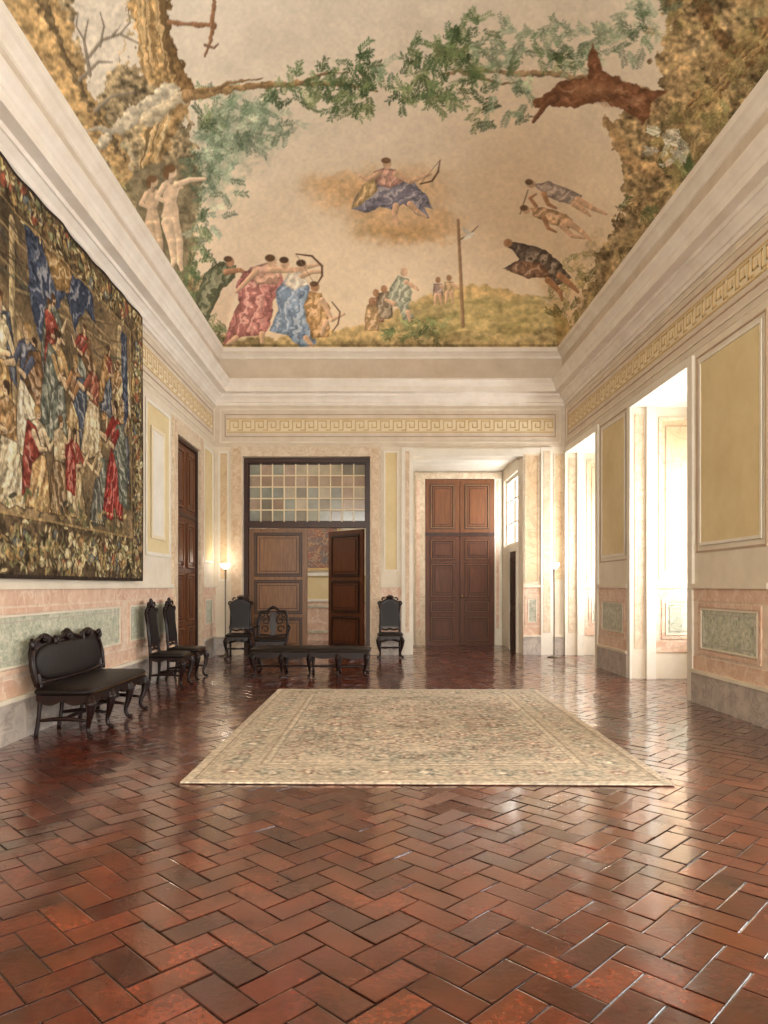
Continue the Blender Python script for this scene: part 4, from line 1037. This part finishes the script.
def settee(loc, rot):
    b = B('leather_settee'); H = .42
    sh = lambda p: (p[0], p[1] + (p[2] - .42) * .16 + .20, p[2])
    for x in (-.74, -.26, .26, .74):
        sg = 1 if x > 0 else -1
        cab(b, x, -.25, sg * (1 if abs(x) > .5 else .3), -1, H - .05, 1.15)
    for x in (-.72, -.25, .25, .72):
        b.tube([(x, .25, 0), (x, .22, .2), (x, .21, .42), (x, .23, .6)], [.022, .02, .026, .02], FURN, 8)
        b.tube([(x, -.22, .15), (x, 0, .17), (x, .22, .15)], [.014, .022, .014], FURN, 8)
    b.tube([(-.72, 0, .165), (-.4, 0, .165), (0, 0, .165), (.4, 0, .165), (.72, 0, .165)], [.014, .022, .016, .022, .014], FURN, 8)
    apron(b, -.76, .76, -.262, .40, .11, 6); apron(b, -.25, .22, -.765, .40, .10, 2, 'y'); apron(b, -.25, .22, .765, .40, .10, 2, 'y')
    b.cushion(0, -.02, .425, .82, .28, .055, LEATH, .35, .2, 48)
    def outl(w, z0, z1):
        pts = [(-w + .03, z0), (-w - .005, z0 + .10), (-w - .01, (z0 + z1) / 2), (-w + .015, z1 - .07), (-w + .05, z1 - .02)]
        n = 56
        for i in range(2, n - 1):
            q = -1 + 2 * i / n
            z = z1 + .035 * abs(math.cos(1.5 * math.pi * q)) + .05 * math.exp(-(q / .10) ** 2) + .035 * math.exp(-((abs(q) - .62) / .10) ** 2) + .010 * abs(math.sin(10 * math.pi * q))
            pts.append((w * q, z))
        return pts + [(w - .05, z1 - .02), (w - .015, z1 - .07), (w + .01, (z0 + z1) / 2), (w + .005, z0 + .10), (w - .03, z0)]
    o = outl(.80, .47, .86)
    b.prism(o, 0, .03, FURN, sh)
    b.cushion(0, 0, .675, .735, .035, .175, LEATH, .35, .9, 48, 12, fn=lambda p: sh((p[0], p[1] - .005, p[2])))
    b.tube([sh((x, -.005, z)) for x, z in o[::2]], .020, FURN, 8, 3)
    for cx in (-.50, 0, .50):
        for k in range(-3, 4):
            a = k * .4
            b.tube([sh((cx, -.01, .86)), sh((cx + .05 * math.sin(a), -.03, .86 + .05 * math.cos(a))), sh((cx + .08 * math.sin(a), -.02, .865 + .075 * math.cos(a)))], [.010, .015, .010], FURN, 6, 3)
    for cx in (-.74, -.28, .28, .74):
        sg = 1 if cx > 0 else -1
        b.tube([sh((cx, 0, .80)), sh((cx + sg * .05, -.02, .84)), sh((cx + sg * .04, -.02, .90)), sh((cx - sg * .01, -.02, .89)), sh((cx, -.02, .85))], [.014, .020, .018, .014, .010], FURN, 8)
    b.tube([sh((-.76, 0, .50)), sh((0, 0, .49)), sh((.76, 0, .50))], .02, FURN, 8)
    for i in range(39):
        b.cushion(-.76 + .04 * i, -.303, .415, .006, .004, .006, BRASS, 1, 1, 6, 4)
    b.done(loc, rot)
settee((-2.90, 7.20, 0), math.pi / 2)

b = B('daybed')
for x in (-.86, -.43, 0, .43, .86):
    for sy in (-1, 1):
        cab(b, x, sy * .27, (1 if x > 0 else -1) * (1 if abs(x) > .5 else .2), sy, .34, 1.0)
    b.tube([(x, -.24, .12), (x, 0, .14), (x, .24, .12)], [.012, .02, .012], FURN, 8)
b.tube([(-.86, 0, .135), (-.43, 0, .135), (0, 0, .135), (.43, 0, .135), (.86, 0, .135)], [.016, .02, .016, .02, .016], FURN, 8)
for sy in (-1, 1): apron(b, -.9, .9, sy * .285, .38, .10, 4)
for sx in (-1, 1): apron(b, -.28, .28, sx * .90, .38, .08, 2, 'y')
b.cushion(0, 0, .405, .95, .32, .038, LEATH, .3, .18, 48)
for i in range(46):
    b.cushion(-.90 + .04 * i, -.325, .395, .006, .004, .006, BRASS, 1, 1, 6, 4)
b.done((-1.02, 11.05, 0), -.02)

b = B('carved_armchair')
sh = lambda p: (p[0], p[1] + (p[2] - .42) * .13 + .22, p[2])
for sx in (-1, 1):
    cab(b, sx * .27, -.24, sx, -1, .38)
    b.tube([(sx * .26, .27, 0), (sx * .25, .23, .2), (sx * .25, .225, .42), sh((sx * .27, 0, .66)), sh((sx * .26, 0, .84))], [.022, .022, .026, .022, .02], FURN, 8)
    b.tube([sh((sx * .27, 0, .66)), (sx * .31, .12, .655), (sx * .33, -.06, .645), (sx * .33, -.19, .63), (sx * .315, -.22, .60), (sx * .31, -.18, .59)], [.02, .02, .022, .024, .018, .012], FURN, 8)
    b.tube([(sx * .32, -.12, .63), (sx * .30, -.10, .54), (sx * .28, -.14, .42)], [.018, .02, .02], FURN, 8)
    for (x, z, r, a0) in ((.14, .60, .07, 0), (.13, .76, .075, 2), (.20, .86, .05, 1), (.08, .88, .05, 3)):
        pts = []
        for i in range(9):
            q = i / 8; a = a0 + q * 5.6; rr = r * (1 - .55 * q)
            pts.append(sh((sx * (x + rr * math.cos(a)), 0, z + rr * math.sin(a))))
        b.tube(pts, .0125, FURN, 6, 3)
b.tube([(-.26, 0, .16), (0, 0, .18), (.26, 0, .16)], [.014, .022, .014], FURN, 8)
apron(b, -.27, .27, -.25, .41, .09, 3)
b.cushion(0, -.01, .43, .30, .27, .036, LEATH)
b.prism([(-.06, .48), (.06, .48), (.045, .58), (.07, .68), (.04, .80), (.07, .90), (-.07, .90), (-.04, .80), (-.07, .68), (-.045, .58)], -.01, .012, FURN, sh)
b.tube([sh((-.26, 0, .82)), sh((-.23, -.01, .92)), sh((-.12, -.01, .93)), sh((-.06, -.01, .98)), sh((0, -.02, 1.0)), sh((.06, -.01, .98)), sh((.12, -.01, .93)), sh((.23, -.01, .92)), sh((.26, 0, .82))], [.02, .026, .022, .026, .032, .026, .022, .026, .02], FURN, 8)
b.tube([sh((-.25, 0, .50)), sh((0, 0, .48)), sh((.25, 0, .50))], .018, FURN, 8)
b.done((-1.90, 12.75, 0), 0.05)

def lamp(loc):
    b = B('floor_lamp')
    b.lathe(0, 0, [(.13, 0), (.135, .012), (.12, .022), (.03, .035), (.016, .06), (.014, .3), (.014, 1.70), (.02, 1.72), (.03, 1.735)], STEEL, 24)
    b.lathe(0, 0, [(.03, 1.735), (.07, 1.76), (.095, 1.80), (.10, 1.85), (.095, 1.85), (.08, 1.80), (.03, 1.765)], BOWL, 24)
    o = b.done(loc)
    l = bpy.data.lights.new('lamp_bulb', 'POINT'); l.energy = 4; l.color = (1, .86, .68); l.shadow_soft_size = .05
    lo = bpy.data.objects.new('lamp_bulb', l); scene.collection.objects.link(lo); lo.parent = o; lo.location = (0, 0, 1.93)
lamp((-3.0, 13.95, 0)); lamp((3.50, 13.75, 0))

b = B('anteroom_fresco_panel'); m = mY(17.98)
PA = pmat('painted_scene', (150, 92, 66), (98, 108, 108), 5, .6, vein=(206, 166, 116), vscale=6)
b.wb(m, -2.5, -1.0, 1.85, 3.6, 0, .01, PA); b.frame(m, -2.56, -.94, 1.8, 3.66, .06, 0, .04, FRETM)
b.done()

# ------------------------------------------------------------------ LIGHTS
def area(name, loc, d, sx, sy, e, col=(1, 1, 1), spread=None):
    l = bpy.data.lights.new(name, 'AREA'); l.shape = 'RECTANGLE'; l.size = sx; l.size_y = sy; l.energy = e; l.color = col
    if spread: l.spread = spread
    o = bpy.data.objects.new(name, l); scene.collection.objects.link(o); o.location = loc
    o.rotation_euler = Vector(d).to_track_quat('-Z', 'Z').to_euler(); return o
for i, (a, c) in enumerate(bays):
    area('daylight_%d' % i, (XO + .2, (a + c) / 2, 2.2), (-1, 0, 0), 1.9, 2.3, 200 if i > 1 else 300, (.97, .99, 1))
area('daylight_alcove', (3.25, 15.6, 3.07), (-1, 0, 0), 1.6, 1.5, 75, (.97, .99, 1))
area('daylight_anteroom', (-3.0, 16.3, 4.3), (.3, .2, -1), 1.5, 1.5, 80, (1, .95, .88))  # fill light added inside the anteroom, which has no window
area('room_fill_lamp', (.3, -4.3, 3.2), (0, 1, .38), 5.5, 3.5, 900, (1, .97, .91))  # unseen fill light added behind the camera, not a fixture of the room
s = bpy.data.lights.new('sun', 'SUN'); s.energy = 2.0; s.angle = .02; s.color = (1, .97, .92)
so = bpy.data.objects.new('sun', s); scene.collection.objects.link(so); so.location = (9, -4, 9)
so.rotation_euler = Vector((-.35, 1, -.5)).to_track_quat('-Z', 'Z').to_euler()
w = bpy.data.worlds.new('World'); scene.world = w; w.use_nodes = True
w.node_tree.nodes['Background'].inputs[0].default_value = (.75, .86, 1, 1); w.node_tree.nodes['Background'].inputs[1].default_value = 1.2

# ------------------------------------------------------------------ CAMERA (24 mm view-camera lens with vertical shift)
cam = bpy.data.cameras.new('camera'); co = bpy.data.objects.new('camera', cam); scene.collection.objects.link(co)
co.location = (0, 0, CAMZ); co.rotation_euler = (math.pi / 2, 0, 0)
cam.sensor_fit = 'VERTICAL'; cam.sensor_height = 36; cam.sensor_width = 27; cam.lens = 700 / 1024 * 36
cam.shift_y = (586 - 512) / 1024; cam.shift_x = 8 / 1024
cam.clip_start = .05
scene.camera = co
